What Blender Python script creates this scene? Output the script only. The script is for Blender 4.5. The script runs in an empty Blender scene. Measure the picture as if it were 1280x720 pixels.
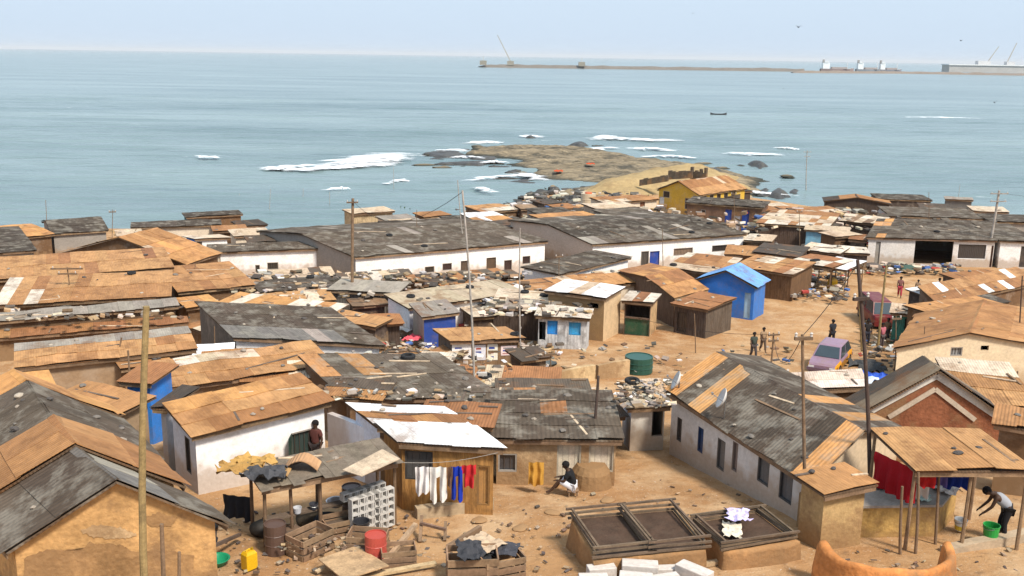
import bpy, bmesh, math, random
from mathutils import Vector, Matrix, noise
random.seed(7)
sc = bpy.context.scene
COL = sc.collection
R = math.radians
# ---------------------------------------------------------------- camera
FPX = 1250.0
CAM = Vector((0, 0, 24))
cd = bpy.data.cameras.new('camera'); cam = bpy.data.objects.new('camera', cd); COL.objects.link(cam)
CM = Matrix.Rotation(R(90 - 13.06), 3, 'X') @ Matrix.Rotation(0.0156, 3, 'Z')
cam.matrix_world = Matrix.Translation(CAM) @ CM.to_4x4()
cd.sensor_width = 36; cd.lens = 36 * FPX / 1280; cd.clip_start = .5; cd.clip_end = 90000
sc.camera = cam
# ---------------------------------------------------------------- world, sun, exposure
w = bpy.data.worlds.new('World'); sc.world = w; w.use_nodes = True
nt = w.node_tree; nt.nodes.clear()
sky = nt.nodes.new('ShaderNodeTexSky'); sky.sky_type = 'NISHITA'; sky.sun_disc = False
SUN_EL, SUN_ROT = R(52), R(140)
sky.sun_elevation = SUN_EL; sky.sun_rotation = SUN_ROT; sky.air_density = 1.0; sky.dust_density = 4.0; sky.ozone_density = 1.0
ov = nt.nodes.new('ShaderNodeMixRGB'); ov.blend_type = 'MIX'; ov.inputs[0].default_value = .8
ov.inputs[2].default_value = (5.5, 6.75, 8.2, 1)          # overcast veil over the blue
bg = nt.nodes.new('ShaderNodeBackground'); bg.inputs[1].default_value = .070
out = nt.nodes.new('ShaderNodeOutputWorld')
nt.links.new(sky.outputs[0], ov.inputs[1]); nt.links.new(ov.outputs[0], bg.inputs[0]); nt.links.new(bg.outputs[0], out.inputs[0])
sd = bpy.data.lights.new('sun', 'SUN'); sd.energy = 2.7; sd.angle = R(10); sd.color = (1, .93, .82)
so = bpy.data.objects.new('sun', sd); COL.objects.link(so)
sv = Vector((math.sin(SUN_ROT) * math.cos(SUN_EL), math.cos(SUN_ROT) * math.cos(SUN_EL), math.sin(SUN_EL)))
so.rotation_euler = sv.to_track_quat('Z', 'Y').to_euler()
sc.view_settings.view_transform = 'Standard'; sc.view_settings.look = 'None'
sc.view_settings.exposure = 0.97; sc.view_settings.gamma = 1; sc.view_settings.use_curve_mapping = False
sc.cycles.use_denoising = True; HAZE = .00004
sc.cycles.max_bounces = 5; sc.cycles.diffuse_bounces = 2; sc.cycles.glossy_bounces = 2; sc.cycles.volume_bounces = 0
sc.cycles.caustics_reflective = False; sc.cycles.caustics_refractive = False

# ---------------------------------------------------------------- terrain function and pixel rays (photo is 1280x720)
GT = [(-20, 14.2), (0, 13.4), (15, 12.5), (22, 11.7), (27, 11.15), (33, 10.4), (45, 8.3), (62, 6.2), (80, 5.5), (100, 5.0), (130, 4.2), (150, 3.2),
      (165, 1.8), (180, .3), (195, -1.2), (240, -4)]
def sstep(a, b, x):
    t = min(1, max(0, (x - a) / (b - a))); return t * t * (3 - 2 * t)
def G(x, y):
    if y > 85:
        s = 62 * (1 - sstep(-12, 7, x)) + 22 * sstep(35, 60, x)
        y = y + s * sstep(85, 150, y)
    if y <= GT[0][0]: return GT[0][1]
    for (a, za), (b, zb) in zip(GT, GT[1:]):
        if y <= b: return za + (zb - za) * (y - a) / (b - a)
    return GT[-1][1]
def ray(px, py): return (CM @ Vector(((px - 640) / FPX, -(py - 360) / FPX, -1))).normalized()
def PZ(px, py, z):
    d = ray(px, py); return CAM + d * ((z - CAM.z) / d.z)
def P(px, py, h=0):
    d = ray(px, py); t = 4.0
    f = lambda t: CAM.z + d.z * t - G(d.x * t, d.y * t) - h
    while f(t) > 0 and t < 500: t += .5
    a, b = t - .5, t
    for _ in range(24):
        m = (a + b) / 2
        if f(m) > 0: a = m
        else: b = m
    return CAM + d * b
def PD(px, py, D):                                       # the point at horizontal depth D
    d = ray(px, py); return CAM + d * (D / d.y)
def gz(x, y): return Vector((x, y, G(x, y)))

# ---------------------------------------------------------------- materials
def mat(name, rough=.8, amt=.25, scale=1.5, stain=None, stain_amt=0, stain_scale=.6, bump=None, spec=.3, stretch=(1, 1, 1), metal=0, fine=8., fine_amt=.12, splash=None, base=None, alpha=None):
    m = bpy.data.materials.new(name); m.use_nodes = True; t = m.node_tree; N = t.nodes; Lk = t.links.new
    b = N['Principled BSDF']; b.inputs['Roughness'].default_value = rough; b.inputs['Specular IOR Level'].default_value = spec; b.inputs['Metallic'].default_value = metal
    if base: src = N.new('ShaderNodeRGB'); src.outputs[0].default_value = (*base, 1); col = src.outputs[0]
    else: src = N.new('ShaderNodeAttribute'); src.attribute_name = 'tint'; col = src.outputs['Color']
    uv = N.new('ShaderNodeUVMap'); tc = N.new('ShaderNodeTexCoord')
    mp = N.new('ShaderNodeMapping'); Lk(uv.outputs[0], mp.inputs[0]); mp.inputs['Scale'].default_value = stretch
    def vary(col, vec, sc_, amt, det=4):
        n = N.new('ShaderNodeTexNoise'); n.inputs['Scale'].default_value = sc_; n.inputs['Detail'].default_value = det; n.inputs['Roughness'].default_value = .65
        Lk(vec, n.inputs['Vector'])
        r = N.new('ShaderNodeMapRange'); r.inputs[1].default_value = .3; r.inputs[2].default_value = .7; r.inputs[3].default_value = 1 - amt; r.inputs[4].default_value = 1 + amt
        Lk(n.outputs[0], r.inputs[0])
        x = N.new('ShaderNodeVectorMath'); x.operation = 'SCALE'; Lk(col, x.inputs[0]); Lk(r.outputs[0], x.inputs['Scale']); return x.outputs[0]
    col = vary(col, mp.outputs[0], scale, amt); col = vary(col, mp.outputs[0], scale * fine, fine_amt, 3)
    if stain:
        n = N.new('ShaderNodeTexNoise'); n.inputs['Scale'].default_value = stain_scale; n.inputs['Detail'].default_value = 6; n.inputs['Roughness'].default_value = .7
        Lk(tc.outputs['Object'], n.inputs['Vector'])
        r = N.new('ShaderNodeMapRange'); r.inputs[1].default_value = .49; r.inputs[2].default_value = .62; r.inputs[3].default_value = 0; r.inputs[4].default_value = stain_amt
        Lk(n.outputs[0], r.inputs[0])
        x = N.new('ShaderNodeMixRGB'); x.inputs[2].default_value = (*stain, 1); Lk(r.outputs[0], x.inputs[0]); Lk(col, x.inputs[1]); col = x.outputs[0]
    if splash:                                            # mud splashed up the foot of a wall, ragged upper edge (v of the UV = height)
        sx = N.new('ShaderNodeSeparateXYZ'); Lk(uv.outputs[0], sx.inputs[0])
        n = N.new('ShaderNodeTexNoise'); n.inputs['Scale'].default_value = 1.6; n.inputs['Detail'].default_value = 7; n.inputs['Roughness'].default_value = .7; Lk(uv.outputs[0], n.inputs['Vector'])
        a = N.new('ShaderNodeMath'); a.operation = 'MULTIPLY_ADD'; a.inputs[1].default_value = -2.6; Lk(n.outputs[0], a.inputs[0]); Lk(sx.outputs[1], a.inputs[2])
        r = N.new('ShaderNodeMapRange'); r.inputs[1].default_value = -.75; r.inputs[2].default_value = -.25; r.inputs[3].default_value = .6; r.inputs[4].default_value = 0; Lk(a.outputs[0], r.inputs[0])
        x = N.new('ShaderNodeMixRGB'); x.inputs[2].default_value = (*splash, 1); Lk(r.outputs[0], x.inputs[0]); Lk(col, x.inputs[1]); col = x.outputs[0]
    Lk(col, b.inputs['Base Color'])
    if bump:
        kind, sc_, st, dist = bump
        if kind == 'noise':
            n = N.new('ShaderNodeTexNoise'); n.inputs['Scale'].default_value = sc_; n.inputs['Detail'].default_value = 5; Lk(tc.outputs['Object'], n.inputs['Vector']); o = n.outputs[0]
        else:
            n = N.new('ShaderNodeTexWave'); n.wave_type = 'BANDS'; n.bands_direction = 'X'; n.inputs['Scale'].default_value = sc_; n.inputs['Distortion'].default_value = .15
            Lk(uv.outputs[0], n.inputs['Vector']); o = n.outputs[0]
        bn = N.new('ShaderNodeBump'); bn.inputs['Strength'].default_value = st; bn.inputs['Distance'].default_value = dist; Lk(o, bn.inputs['Height']); Lk(bn.outputs[0], b.inputs['Normal'])
    return m
M = {}
M['sheet'] = mat('corrugated_sheet', .75, .20, .9, (.17, .075, .028), .6, .7, ('wave', 3.1, .48, .03), .2, (1, .35, 1), fine=6, fine_amt=.18)
M['asbestos'] = mat('cement_sheet', .9, .25, .8, (.30, .27, .22), .45, 1.1, ('wave', 2.2, .38, .04), .15, (1, .4, 1), fine=7, fine_amt=.2)
M['plaster'] = mat('plaster', .92, .09, .8, (.48, .40, .32), .22, .9, ('noise', 14, .25, .02), .15, splash=(.30, .19, .10))
M['mud'] = mat('mud_render', .95, .28, .9, (.24, .14, .07), .85, .6, ('noise', 8, .6, .05), .1, splash=(.25, .145, .07))
M['wood'] = mat('old_wood', .85, .35, 1.2, (.08, .05, .03), .4, 1.6, ('wave', 1.6, .5, .02), .15, (6, .8, 1), fine=5, fine_amt=.25)
M['timber'] = mat('timber', .85, .3, 2.5, (.07, .05, .035), .35, 3., ('noise', 20, .3, .01), .15)
M['paint'] = mat('paint', .6, .12, 2., (.2, .14, .09), .25, 1.5, ('noise', 10, .1, .01), .3)
M['cloth'] = mat('cloth', .95, .18, 4., None, 0, 1, ('noise', 9, .4, .03), .1)
M['plastic'] = mat('plastic', .4, .08, 3., None, 0, 1, None, .4)
M['metal'] = mat('tin', .35, .15, 3., (.15, .1, .07), .2, 3, None, .5, metal=.7)
M['glass'] = mat('window_glass', .08, .1, 2., None, 0, 1, None, .6)
M['stone'] = mat('stone', .9, .25, 3., (.12, .1, .08), .3, 4, ('noise', 9, .4, .03), .2)
M['rubber'] = mat('rubber', .85, .15, 4., None, 0, 1, None, .2)
M['skin'] = mat('skin', .55, .1, 4., None, 0, 1, None, .3)
M['leaf'] = mat('leaf', .6, .3, 2., None, 0, 1, None, .3)
M['concrete'] = mat('concrete', .9, .15, 1.5, (.2, .17, .13), .35, 2, ('noise', 16, .3, .02), .2)

# ---------------------------------------------------------------- mesh builder
ORI = {}
class MB:
    def __init__(s): s.v = []; s.f = []; s.t = []; s.uv = []
    def poly(s, pts, tint, uvs=None):
        i = len(s.v); s.v += [Vector(p) for p in pts]; s.f.append(list(range(i, i + len(pts)))); s.t.append(tint)
        if uvs is None:
            a = Vector(pts[0]); e = (Vector(pts[1]) - a); l = e.length or 1; e = e / l
            g = Vector(pts[-1]) - a; g = g - e * g.dot(e); g = g.normalized() if g.length > 1e-6 else e
            uvs = [((Vector(p) - a).dot(e), (Vector(p) - a).dot(g)) for p in pts]
        s.uv.append(uvs)
    def hexa(s, q, tint, off=None):                     # q: 4 bottom + 4 top corners
        off = off if off is not None else (random.random() * 9, random.random() * 9)
        for idx in ((0, 3, 2, 1), (4, 5, 6, 7), (0, 1, 5, 4), (1, 2, 6, 5), (2, 3, 7, 6), (3, 0, 4, 7)):
            pts = [Vector(q[k]) for k in idx]
            e1 = pts[1] - pts[0]; e2 = pts[3] - pts[0]
            l1, l2 = e1.length, e2.length
            s.poly(pts, tint, [(off[0], off[1]), (off[0] + l1, off[1]), (off[0] + l1, off[1] + l2), (off[0], off[1] + l2)])
    def box(s, c, sx, sy, sz, tint, rot=None):          # c = centre of the bottom
        c = Vector(c); q = []
        for z in (0, sz):
            for x, y in ((-1, -1), (1, -1), (1, 1), (-1, 1)):
                p = Vector((x * sx / 2, y * sy / 2, z)); q.append(c + (rot @ p if rot else p))
        s.hexa(q, tint)
    def bar(s, a, b, w, h, tint, up=Vector((0, 0, 1))):  # beam from a to b
        a = Vector(a); b = Vector(b); d = (b - a).normalized()
        if abs(d.dot(up)) > .97: up = Vector((1, 0, 0))
        x = d.cross(up).normalized() * w / 2; z = x.cross(d).normalized() * h / 2
        s.hexa([a - x - z, a + x - z, b + x - z, b - x - z, a - x + z, a + x + z, b + x + z, b - x + z], tint)
    def tube(s, a, b, r0, r1, tint, n=8, cap=True, bend=0):
        a = Vector(a); b = Vector(b); d = (b - a).normalized()
        x = d.cross(Vector((.13, .9, .4))).normalized(); y = d.cross(x)
        rings = []; K = 1 if not bend else 6
        for k in range(K + 1):
            t = k / K; c = a.lerp(b, t) + x * bend * math.sin(t * math.pi) ; r = r0 + (r1 - r0) * t
            rings.append([c + (x * math.cos(2 * math.pi * i / n) + y * math.sin(2 * math.pi * i / n)) * r for i in range(n)])
        L = (b - a).length
        for k in range(K):
            for i in range(n):
                j = (i + 1) % n
                s.poly([rings[k][i], rings[k][j], rings[k + 1][j], rings[k + 1][i]], tint, [(i * .05, L * k / K), (i * .05 + .05, L * k / K), (i * .05 + .05, L * (k + 1) / K), (i * .05, L * (k + 1) / K)])
        if cap: s.poly(rings[-1], tint); s.poly(rings[0][::-1], tint)
    def lathe(s, c, prof, tint, n=16, rot=None):        # prof: (r, z)
        c = Vector(c); rot = rot or Matrix.Identity(3)
        ring = lambda r, z: [c + rot @ Vector((r * math.cos(2 * math.pi * i / n), r * math.sin(2 * math.pi * i / n), z)) for i in range(n)]
        for (r0, z0), (r1, z1) in zip(prof, prof[1:]):
            A, B = ring(r0, z0), ring(r1, z1)
            for i in range(n):
                j = (i + 1) % n
                pts = [A[i], A[j], B[j], B[i]]
                if r0 < 1e-6: pts = [A[i], B[j], B[i]]
                elif r1 < 1e-6: pts = [A[i], A[j], B[i]]
                s.poly(pts, tint)
    def grid(s, rows, tint, scale=1.):                   # rows: list of lists of points
        for j in range(len(rows) - 1):
            for i in range(len(rows[0]) - 1):
                s.poly([rows[j][i], rows[j][i + 1], rows[j + 1][i + 1], rows[j + 1][i]], tint, [(i * scale, j * scale), (i * scale + scale, j * scale), (i * scale + scale, j * scale + scale), (i * scale, j * scale + scale)])
    def mesh(s, name, m, o=Vector((0, 0, 0)), weld=False, smooth=False):
        me = bpy.data.meshes.new(name)
        me.from_pydata([v - o for v in s.v], [], s.f)
        ca = me.color_attributes.new('tint', 'FLOAT_COLOR', 'CORNER'); ul = me.uv_layers.new(name='UVMap')
        cols = []; uvs = []
        for f, t, u in zip(s.f, s.t, s.uv):
            for k in range(len(f)): cols += [t[0], t[1], t[2], 1]; uvs += [u[k][0], u[k][1]]
        ca.data.foreach_set('color', cols); ul.data.foreach_set('uv', uvs)
        if weld:
            bm = bmesh.new(); bm.from_mesh(me); bmesh.ops.remove_doubles(bm, verts=bm.verts, dist=1e-4); bmesh.ops.recalc_face_normals(bm, faces=bm.faces); bm.to_mesh(me); bm.free()
        if smooth: me.polygons.foreach_set('use_smooth', [True] * len(me.polygons))
        me.materials.append(M[m] if isinstance(m, str) else m); me.update()
        return me
    def build(s, name, m, parent=None, weld=False, smooth=False, o=None):
        if parent is not None: o = ORI[parent.name]
        elif o is None:
            if s.v:
                o = Vector((sum(v.x for v in s.v) / len(s.v), sum(v.y for v in s.v) / len(s.v), min(v.z for v in s.v)))
            else: o = Vector((0, 0, 0))
        ob = bpy.data.objects.new(name, s.mesh(name, m, o, weld, smooth)); COL.objects.link(ob)
        if parent is not None: ob.parent = parent
        else: ob.location = o
        ORI[ob.name] = o
        return ob
def tag(o, label=None, cat=None, group=None, kind=None):
    if label:
        assert 4 <= len(label.split()) <= 16, label
        o['label'] = label
    if cat: o['category'] = cat
    if group: o['group'] = group
    if kind: o['kind'] = kind
    return o
def empty(name, loc, label, cat, group=None):
    o = bpy.data.objects.new(name, None); COL.objects.link(o); o.location = loc; o.empty_display_size = .1; ORI[o.name] = Vector(loc)
    return tag(o, label, cat, group)
def copy_tree(o, parent=None):
    c = o.copy(); COL.objects.link(c); ORI[c.name] = ORI.get(o.name, Vector((0, 0, 0)))
    if parent is not None: c.parent = parent
    for ch in list(o.children): copy_tree(ch, c)
    return c
PROTO = {}
def spawn(key, maker, loc, label, cat, rz=0, sc_=1, group=None, rot=None):   # first use builds, later uses copy the thing and its parts
    if key not in PROTO: o = maker(); PROTO[key] = o
    else: o = copy_tree(PROTO[key])
    o.location = loc; o.rotation_euler = rot or (0, 0, rz)
    o.scale = (sc_, sc_, sc_) if not hasattr(sc_, '__len__') else sc_
    for k in ('label', 'category', 'group'):
        if k in o: del o[k]
    return tag(o, label, cat, group)
def mul(t, k): return tuple(max(0, min(.95, c * k)) for c in t)
def jit(t, a=.12):
    k = 1 + random.uniform(-a, a); return tuple(max(0, min(.95, c * k * (1 + random.uniform(-a, a) * .25))) for c in t)
# palettes (base colours)
TAN = [(.385, .195, .078), (.345, .17, .067), (.415, .22, .092), (.30, .14, .055)]
ORA = [(.50, .255, .09), (.47, .235, .085), (.44, .22, .085)]
PALE = [(.55, .44, .32), (.50, .38, .26), (.58, .50, .40)]
RUST = [(.30, .135, .055), (.26, .115, .05), (.34, .165, .07)]
GREY = [(.088, .066, .048), (.073, .054, .039), (.102, .078, .057)]
DARK = [(.056, .043, .032), (.070, .054, .041)]
LGREY = [(.29, .25, .205), (.24, .205, .17)]
WHITE = [(.76, .75, .74), (.70, .69, .68)]
BLUE = [(.17, .36, .66), (.16, .33, .62)]
WD = [(.22, .14, .085), (.26, .17, .10), (.18, .115, .07)]
W_WHITE = (.80, .78, .76); W_CREAM = (.62, .52, .40); W_TAN = (.42, .27, .13); W_BROWN = (.15, .085, .045); W_DK = (.07, .05, .04)
W_GREY = (.28, .25, .22); W_BLUE = (.03, .10, .42); W_BWHITE = (.56, .58, .63)
# ---------------------------------------------------------------- the ground, sea and rocks
def make_ground():
    xs = []; x = -170.
    while x <= 170: xs.append(x); x += 1.2 if abs(x) < 45 else 3.0
    ys = []; y = -30.
    while y < 235: ys.append(y); y += .7 if 16 < y < 72 else 2.2
    mb = MB(); rows = []
    for y in ys:
        row = []
        for x in xs:
            z = G(x, y) + .10 * noise.noise(Vector((x * .35, y * .35, 0))) + .05 * noise.noise(Vector((x * 1.1, y * 1.1, 3)))
            row.append(Vector((x, y, z - .03)))
        rows.append(row)
    me = bpy.data.meshes.new('ground'); nx = len(xs)
    me.from_pydata([p for r in rows for p in r], [], [(j * nx + i, j * nx + i + 1, (j + 1) * nx + i + 1, (j + 1) * nx + i) for j in range(len(ys) - 1) for i in range(nx - 1)])
    me.polygons.foreach_set('use_smooth', [True] * len(me.polygons))
    m = bpy.data.materials.new('sandy_ground'); m.use_nodes = True; t = m.node_tree; N = t.nodes; Lk = t.links.new; b = N['Principled BSDF']
    b.inputs['Roughness'].default_value = .95; b.inputs['Specular IOR Level'].default_value = .1
    g = N.new('ShaderNodeNewGeometry')
    def nz(sc_, det, lo, hi):
        n = N.new('ShaderNodeTexNoise'); n.inputs['Scale'].default_value = sc_; n.inputs['Detail'].default_value = det; n.inputs['Roughness'].default_value = .68; Lk(g.outputs['Position'], n.inputs['Vector'])
        r = N.new('ShaderNodeMapRange'); r.inputs[1].default_value = lo; r.inputs[2].default_value = hi; Lk(n.outputs[0], r.inputs[0]); return r.outputs[0]
    def mx(f, a, bb):
        x = N.new('ShaderNodeMixRGB'); Lk(f, x.inputs[0])
        for i, q in ((1, a), (2, bb)):
            if isinstance(q, tuple): x.inputs[i].default_value = (*q, 1)
            else: Lk(q, x.inputs[i])
        return x.outputs[0]
    c = mx(nz(.16, 6, .35, .65), (.44, .255, .12), (.31, .16, .07))
    c = mx(nz(.5, 7, .46, .66), c, (.50, .33, .185))
    c = mx(nz(2.4, 6, .56, .74), c, (.23, .135, .07))
    c = mx(nz(11, 4, .62, .72), c, (.62, .52, .42))
    c = mx(nz(17, 3, .66, .72), c, (.08, .055, .04))
    Lk(c, b.inputs['Base Color'])
    n = N.new('ShaderNodeTexNoise'); n.inputs['Scale'].default_value = 3; n.inputs['Detail'].default_value = 8; n.inputs['Roughness'].default_value = .7; Lk(g.outputs['Position'], n.inputs['Vector'])
    bn = N.new('ShaderNodeBump'); bn.inputs['Strength'].default_value = .8; bn.inputs['Distance'].default_value = .12; Lk(n.outputs[0], bn.inputs['Height']); Lk(bn.outputs[0], b.inputs['Normal'])
    me.materials.append(m)
    o = bpy.data.objects.new('ground', me); COL.objects.link(o); tag(o, 'sandy tan ground sloping down through the settlement to the shore', None, None, 'structure')
make_ground()
def make_sea():
    ys = []; y = 118.
    while y < 560: ys.append(y); y += 1.1 if y < 330 else 2.2
    while y < 60000: ys.append(y); y *= 1.045
    K = 150
    vs = []
    for y in ys:
        hw = 130 + y * .75
        for i in range(K + 1):
            x = (i / K * 2 - 1) * hw
            fade = 1 - sstep(380, 900, y)
            z = 0
            if fade > 0:
                q = y + 9 * noise.noise(Vector((x * .018, y * .03, 0)))
                z = fade * (.36 * math.sin(q * .30) * (.5 + noise.noise(Vector((x * .02, y * .04, 5)))) + .22 * noise.noise(Vector((x * .06, y * .33, 2))) + .24 * noise.noise(Vector((x * .11, y * .62, 9))) + .06 * noise.noise(Vector((x * .4, y * 1.3, 4))))
            vs.append((x, y, z))
    me = bpy.data.meshes.new('sea'); n1 = K + 1
    me.from_pydata(vs, [], [(j * n1 + i, j * n1 + i + 1, (j + 1) * n1 + i + 1, (j + 1) * n1 + i) for j in range(len(ys) - 1) for i in range(K)])
    me.polygons.foreach_set('use_smooth', [True] * len(me.polygons))
    m = bpy.data.materials.new('sea_water'); m.use_nodes = True; t = m.node_tree; N = t.nodes; Lk = t.links.new; b = N['Principled BSDF']
    b.inputs['Roughness'].default_value = .22; b.inputs['IOR'].default_value = 1.33
    g = N.new('ShaderNodeNewGeometry')
    def nz(scale, det, s):
        mp = N.new('ShaderNodeMapping'); mp.inputs['Scale'].default_value = scale; Lk(g.outputs['Position'], mp.inputs[0])
        n = N.new('ShaderNodeTexNoise'); n.inputs['Scale'].default_value = s; n.inputs['Detail'].default_value = det; n.inputs['Roughness'].default_value = .6; Lk(mp.outputs[0], n.inputs['Vector']); return n.outputs[0]
    r = N.new('ShaderNodeMapRange'); r.inputs[1].default_value = .35; r.inputs[2].default_value = .65; Lk(nz((.15, .6, 1), 5, .03), r.inputs[0])
    x = N.new('ShaderNodeMixRGB'); x.inputs[1].default_value = (.11, .17, .178, 1); x.inputs[2].default_value = (.20, .27, .272, 1); Lk(r.outputs[0], x.inputs[0])
    # small white caps
    r2 = N.new('ShaderNodeMapRange'); r2.inputs[1].default_value = .70; r2.inputs[2].default_value = .76; Lk(nz((.12, .8, 1), 6, .55), r2.inputs[0])
    x2 = N.new('ShaderNodeMixRGB'); x2.inputs[2].default_value = (.7, .72, .74, 1); Lk(r2.outputs[0], x2.inputs[0]); Lk(x.outputs[0], x2.inputs[1])
    Lk(x2.outputs[0], b.inputs['Base Color'])
    b1 = N.new('ShaderNodeBump'); b1.inputs['Strength'].default_value = .8; b1.inputs['Distance'].default_value = 1.6; Lk(nz((.18, .8, 1), 6, .22), b1.inputs['Height'])
    b2 = N.new('ShaderNodeBump'); b2.inputs['Strength'].default_value = .35; b2.inputs['Distance'].default_value = .3; Lk(nz((.4, 1, 1), 5, 1.1), b2.inputs['Height']); Lk(b1.outputs[0], b2.inputs['Normal'])
    Lk(b2.outputs[0], b.inputs['Normal'])
    me.materials.append(m); o = bpy.data.objects.new('sea', me); COL.objects.link(o); tag(o, 'grey blue sea with low swell reaching the horizon', None, None, 'structure')
make_sea()
M['rock'] = mat('shore_rock', .9, .38, .22, (.045, .042, .033), .85, .16, ('noise', .7, 1, .7), .2, (.22, 1.9, 1), fine=4, fine_amt=.35, base=(.215, .17, .11))
t_ = M['rock'].node_tree; b_ = t_.nodes['Principled BSDF']; c_ = b_.inputs['Base Color'].links[0].from_socket; g_ = t_.nodes.new('ShaderNodeNewGeometry'); s_ = t_.nodes.new('ShaderNodeSeparateXYZ'); t_.links.new(g_.outputs['Position'], s_.inputs[0])
r_ = t_.nodes.new('ShaderNodeMapRange'); r_.inputs[1].default_value = .18; r_.inputs[2].default_value = .55; t_.links.new(s_.outputs[2], r_.inputs[0])
x_ = t_.nodes.new('ShaderNodeMixRGB'); x_.inputs[1].default_value = (.045, .045, .035, 1); t_.links.new(r_.outputs[0], x_.inputs[0]); t_.links.new(c_, x_.inputs[2]); t_.links.new(x_.outputs[0], b_.inputs['Base Color'])   # wet weed covered rim at the waterline
M['earth'] = mat('bare_earth', .95, .2, .3, (.22, .15, .08), .5, .3, ('noise', 1.2, .8, .3), .1, (.5, 1, 1), fine=5, base=(.36, .26, .13))
M['darkrock'] = mat('wet_rock', .5, .3, .5, (.10, .085, .06), .5, .5, ('noise', 1.2, .9, .3), .4, fine=5, base=(.05, .047, .043))
def inside(p, poly):
    c = False; n = len(poly)
    for i in range(n):
        a, b = poly[i], poly[i - 1]
        if (a.y > p.y) != (b.y > p.y) and p.x < (b.x - a.x) * (p.y - a.y) / (b.y - a.y) + a.x: c = not c
    return c
def sdist(p, poly):
    d = 1e9; n = len(poly)
    for i in range(n):
        a, b = poly[i - 1], poly[i]; e = b - a
        t = max(0, min(1, (p - a).dot(e) / max(1e-9, e.dot(e)))); d = min(d, (a + e * t - p).length)
    return d if inside(p, poly) else -d
def island(name, label, px, slope, top, m, step, kind, namp=.35, cat=None, strata=0, base=0):
    poly = [PZ(x, y, base).to_2d() for x, y in px]
    x0, x1 = min(p.x for p in poly) - 6, max(p.x for p in poly) + 6; y0, y1 = min(p.y for p in poly) - 6, max(p.y for p in poly) + 6
    nx = int((x1 - x0) / step) + 1; ny = int((y1 - y0) / step) + 1; vs = []; keep = []
    for j in range(ny):
        for i in range(nx):
            p = Vector((x0 + i * step, y0 + j * step))
            d = sdist(p, poly) + (6 if strata else 4) * namp * noise.fractal(Vector((p.x * .10, p.y * .16, 1)), .9, 2., 4)
            z = min(d * slope, top * (1 - math.exp(-max(d, 0) * slope * 1.6 / top))) if d > 0 else d * slope
            z += namp * noise.fractal(Vector((p.x * .22, p.y * .5, 0)), .8, 2.1, 5) * min(1, max(0, (d + 3) / 6))
            if strata:
                q_ = p.y * .55 + p.x * .16 + 2.2 * noise.noise(Vector((p.x * .05, p.y * .06, 0))); z += strata * 1.6 * ((q_ % 1.) ** 2 - .45 + .5 * noise.noise(Vector((p.x * .11, p.y * .4, 7)))) * min(1, max(0, d / 5))
            vs.append((p.x, p.y, base + max(z, -1.3))); keep.append(d > -6)
    fs = [(j * nx + i, j * nx + i + 1, (j + 1) * nx + i + 1, (j + 1) * nx + i) for j in range(ny - 1) for i in range(nx - 1) if keep[j * nx + i] or keep[(j + 1) * nx + i + 1]]
    o0 = Vector((sum(p.x for p in poly) / len(poly), sum(p.y for p in poly) / len(poly), base))
    me = bpy.data.meshes.new(name); me.from_pydata([Vector(v) - o0 for v in vs], [], fs)
    ul = me.uv_layers.new(name='UVMap'); ul.data.foreach_set('uv', [c for l in me.loops for c in vs[l.vertex_index][:2]])
    me.polygons.foreach_set('use_smooth', [True] * len(me.polygons)); me.materials.append(M[m])
    o = bpy.data.objects.new(name, me); COL.objects.link(o); o.location = o0; ORI[o.name] = o0
    return tag(o, label, cat, None, kind)
island('rocky_headland', 'flat brown rock shelf running out into the surf', [(575, 193), (600, 186), (640, 183), (700, 183), (742, 187), (775, 192), (800, 199), (850, 204), (905, 213), (945, 224), (950, 240), (905, 258), (760, 268), (690, 262), (700, 243), (745, 231), (690, 226), (650, 219), (672, 214), (640, 207), (648, 200), (610, 196)],
       .3, .85, 'rock', 1.1, 'structure', .42, None, .22)
island('hill', 'bare tan mound of earth behind the yellow house', [(690, 252), (730, 238), (775, 227), (820, 221), (885, 219), (930, 228), (940, 246), (800, 258)], .42, 4.6, 'earth', 1.2, 'structure', .5)
for i, (px, lab) in enumerate([([(528, 193), (548, 189), (574, 190), (582, 194), (556, 198)], 'low dark wet rock awash at the tip of the rock shelf'),
        ([(585, 200), (602, 196), (622, 197), (618, 202)], 'thin dark rock awash beside the tip of the rock shelf'),
        ([(553, 205), (580, 203), (606, 203), (600, 208)], 'long low rock in calm water below the shelf tip'),
        ([(960, 246), (966, 240), (976, 239), (988, 245), (975, 249)], 'large black boulder in the water beyond the yellow house'),
        ([(950, 239), (955, 236), (962, 238), (957, 241)], 'small black boulder next to the large boulder in the water'),
        ([(985, 240), (992, 237), (1000, 239), (993, 242)], 'small flat black rock at the water edge by the far pole'),
        ([(934, 206), (943, 203), (962, 209), (950, 211)], 'dark reef rock breaking the swell beyond the shelf'),
        ([(712, 183), (722, 180), (734, 182), (726, 185)], 'dark rock knob on the outer edge of the rock shelf'),
        ([(655, 173.5), (662, 172), (670, 173), (664, 175)], 'small dark rock in the breakers beyond the shelf'),
        ([(880, 217), (892, 212), (908, 216), (900, 222)], 'dark rubble outcrop on the shore behind the yellow house')]):
    island('boulder', lab, px, .8, 1.3 if i > 2 else .45, 'darkrock', .5, None, .25, 'rock')
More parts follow.
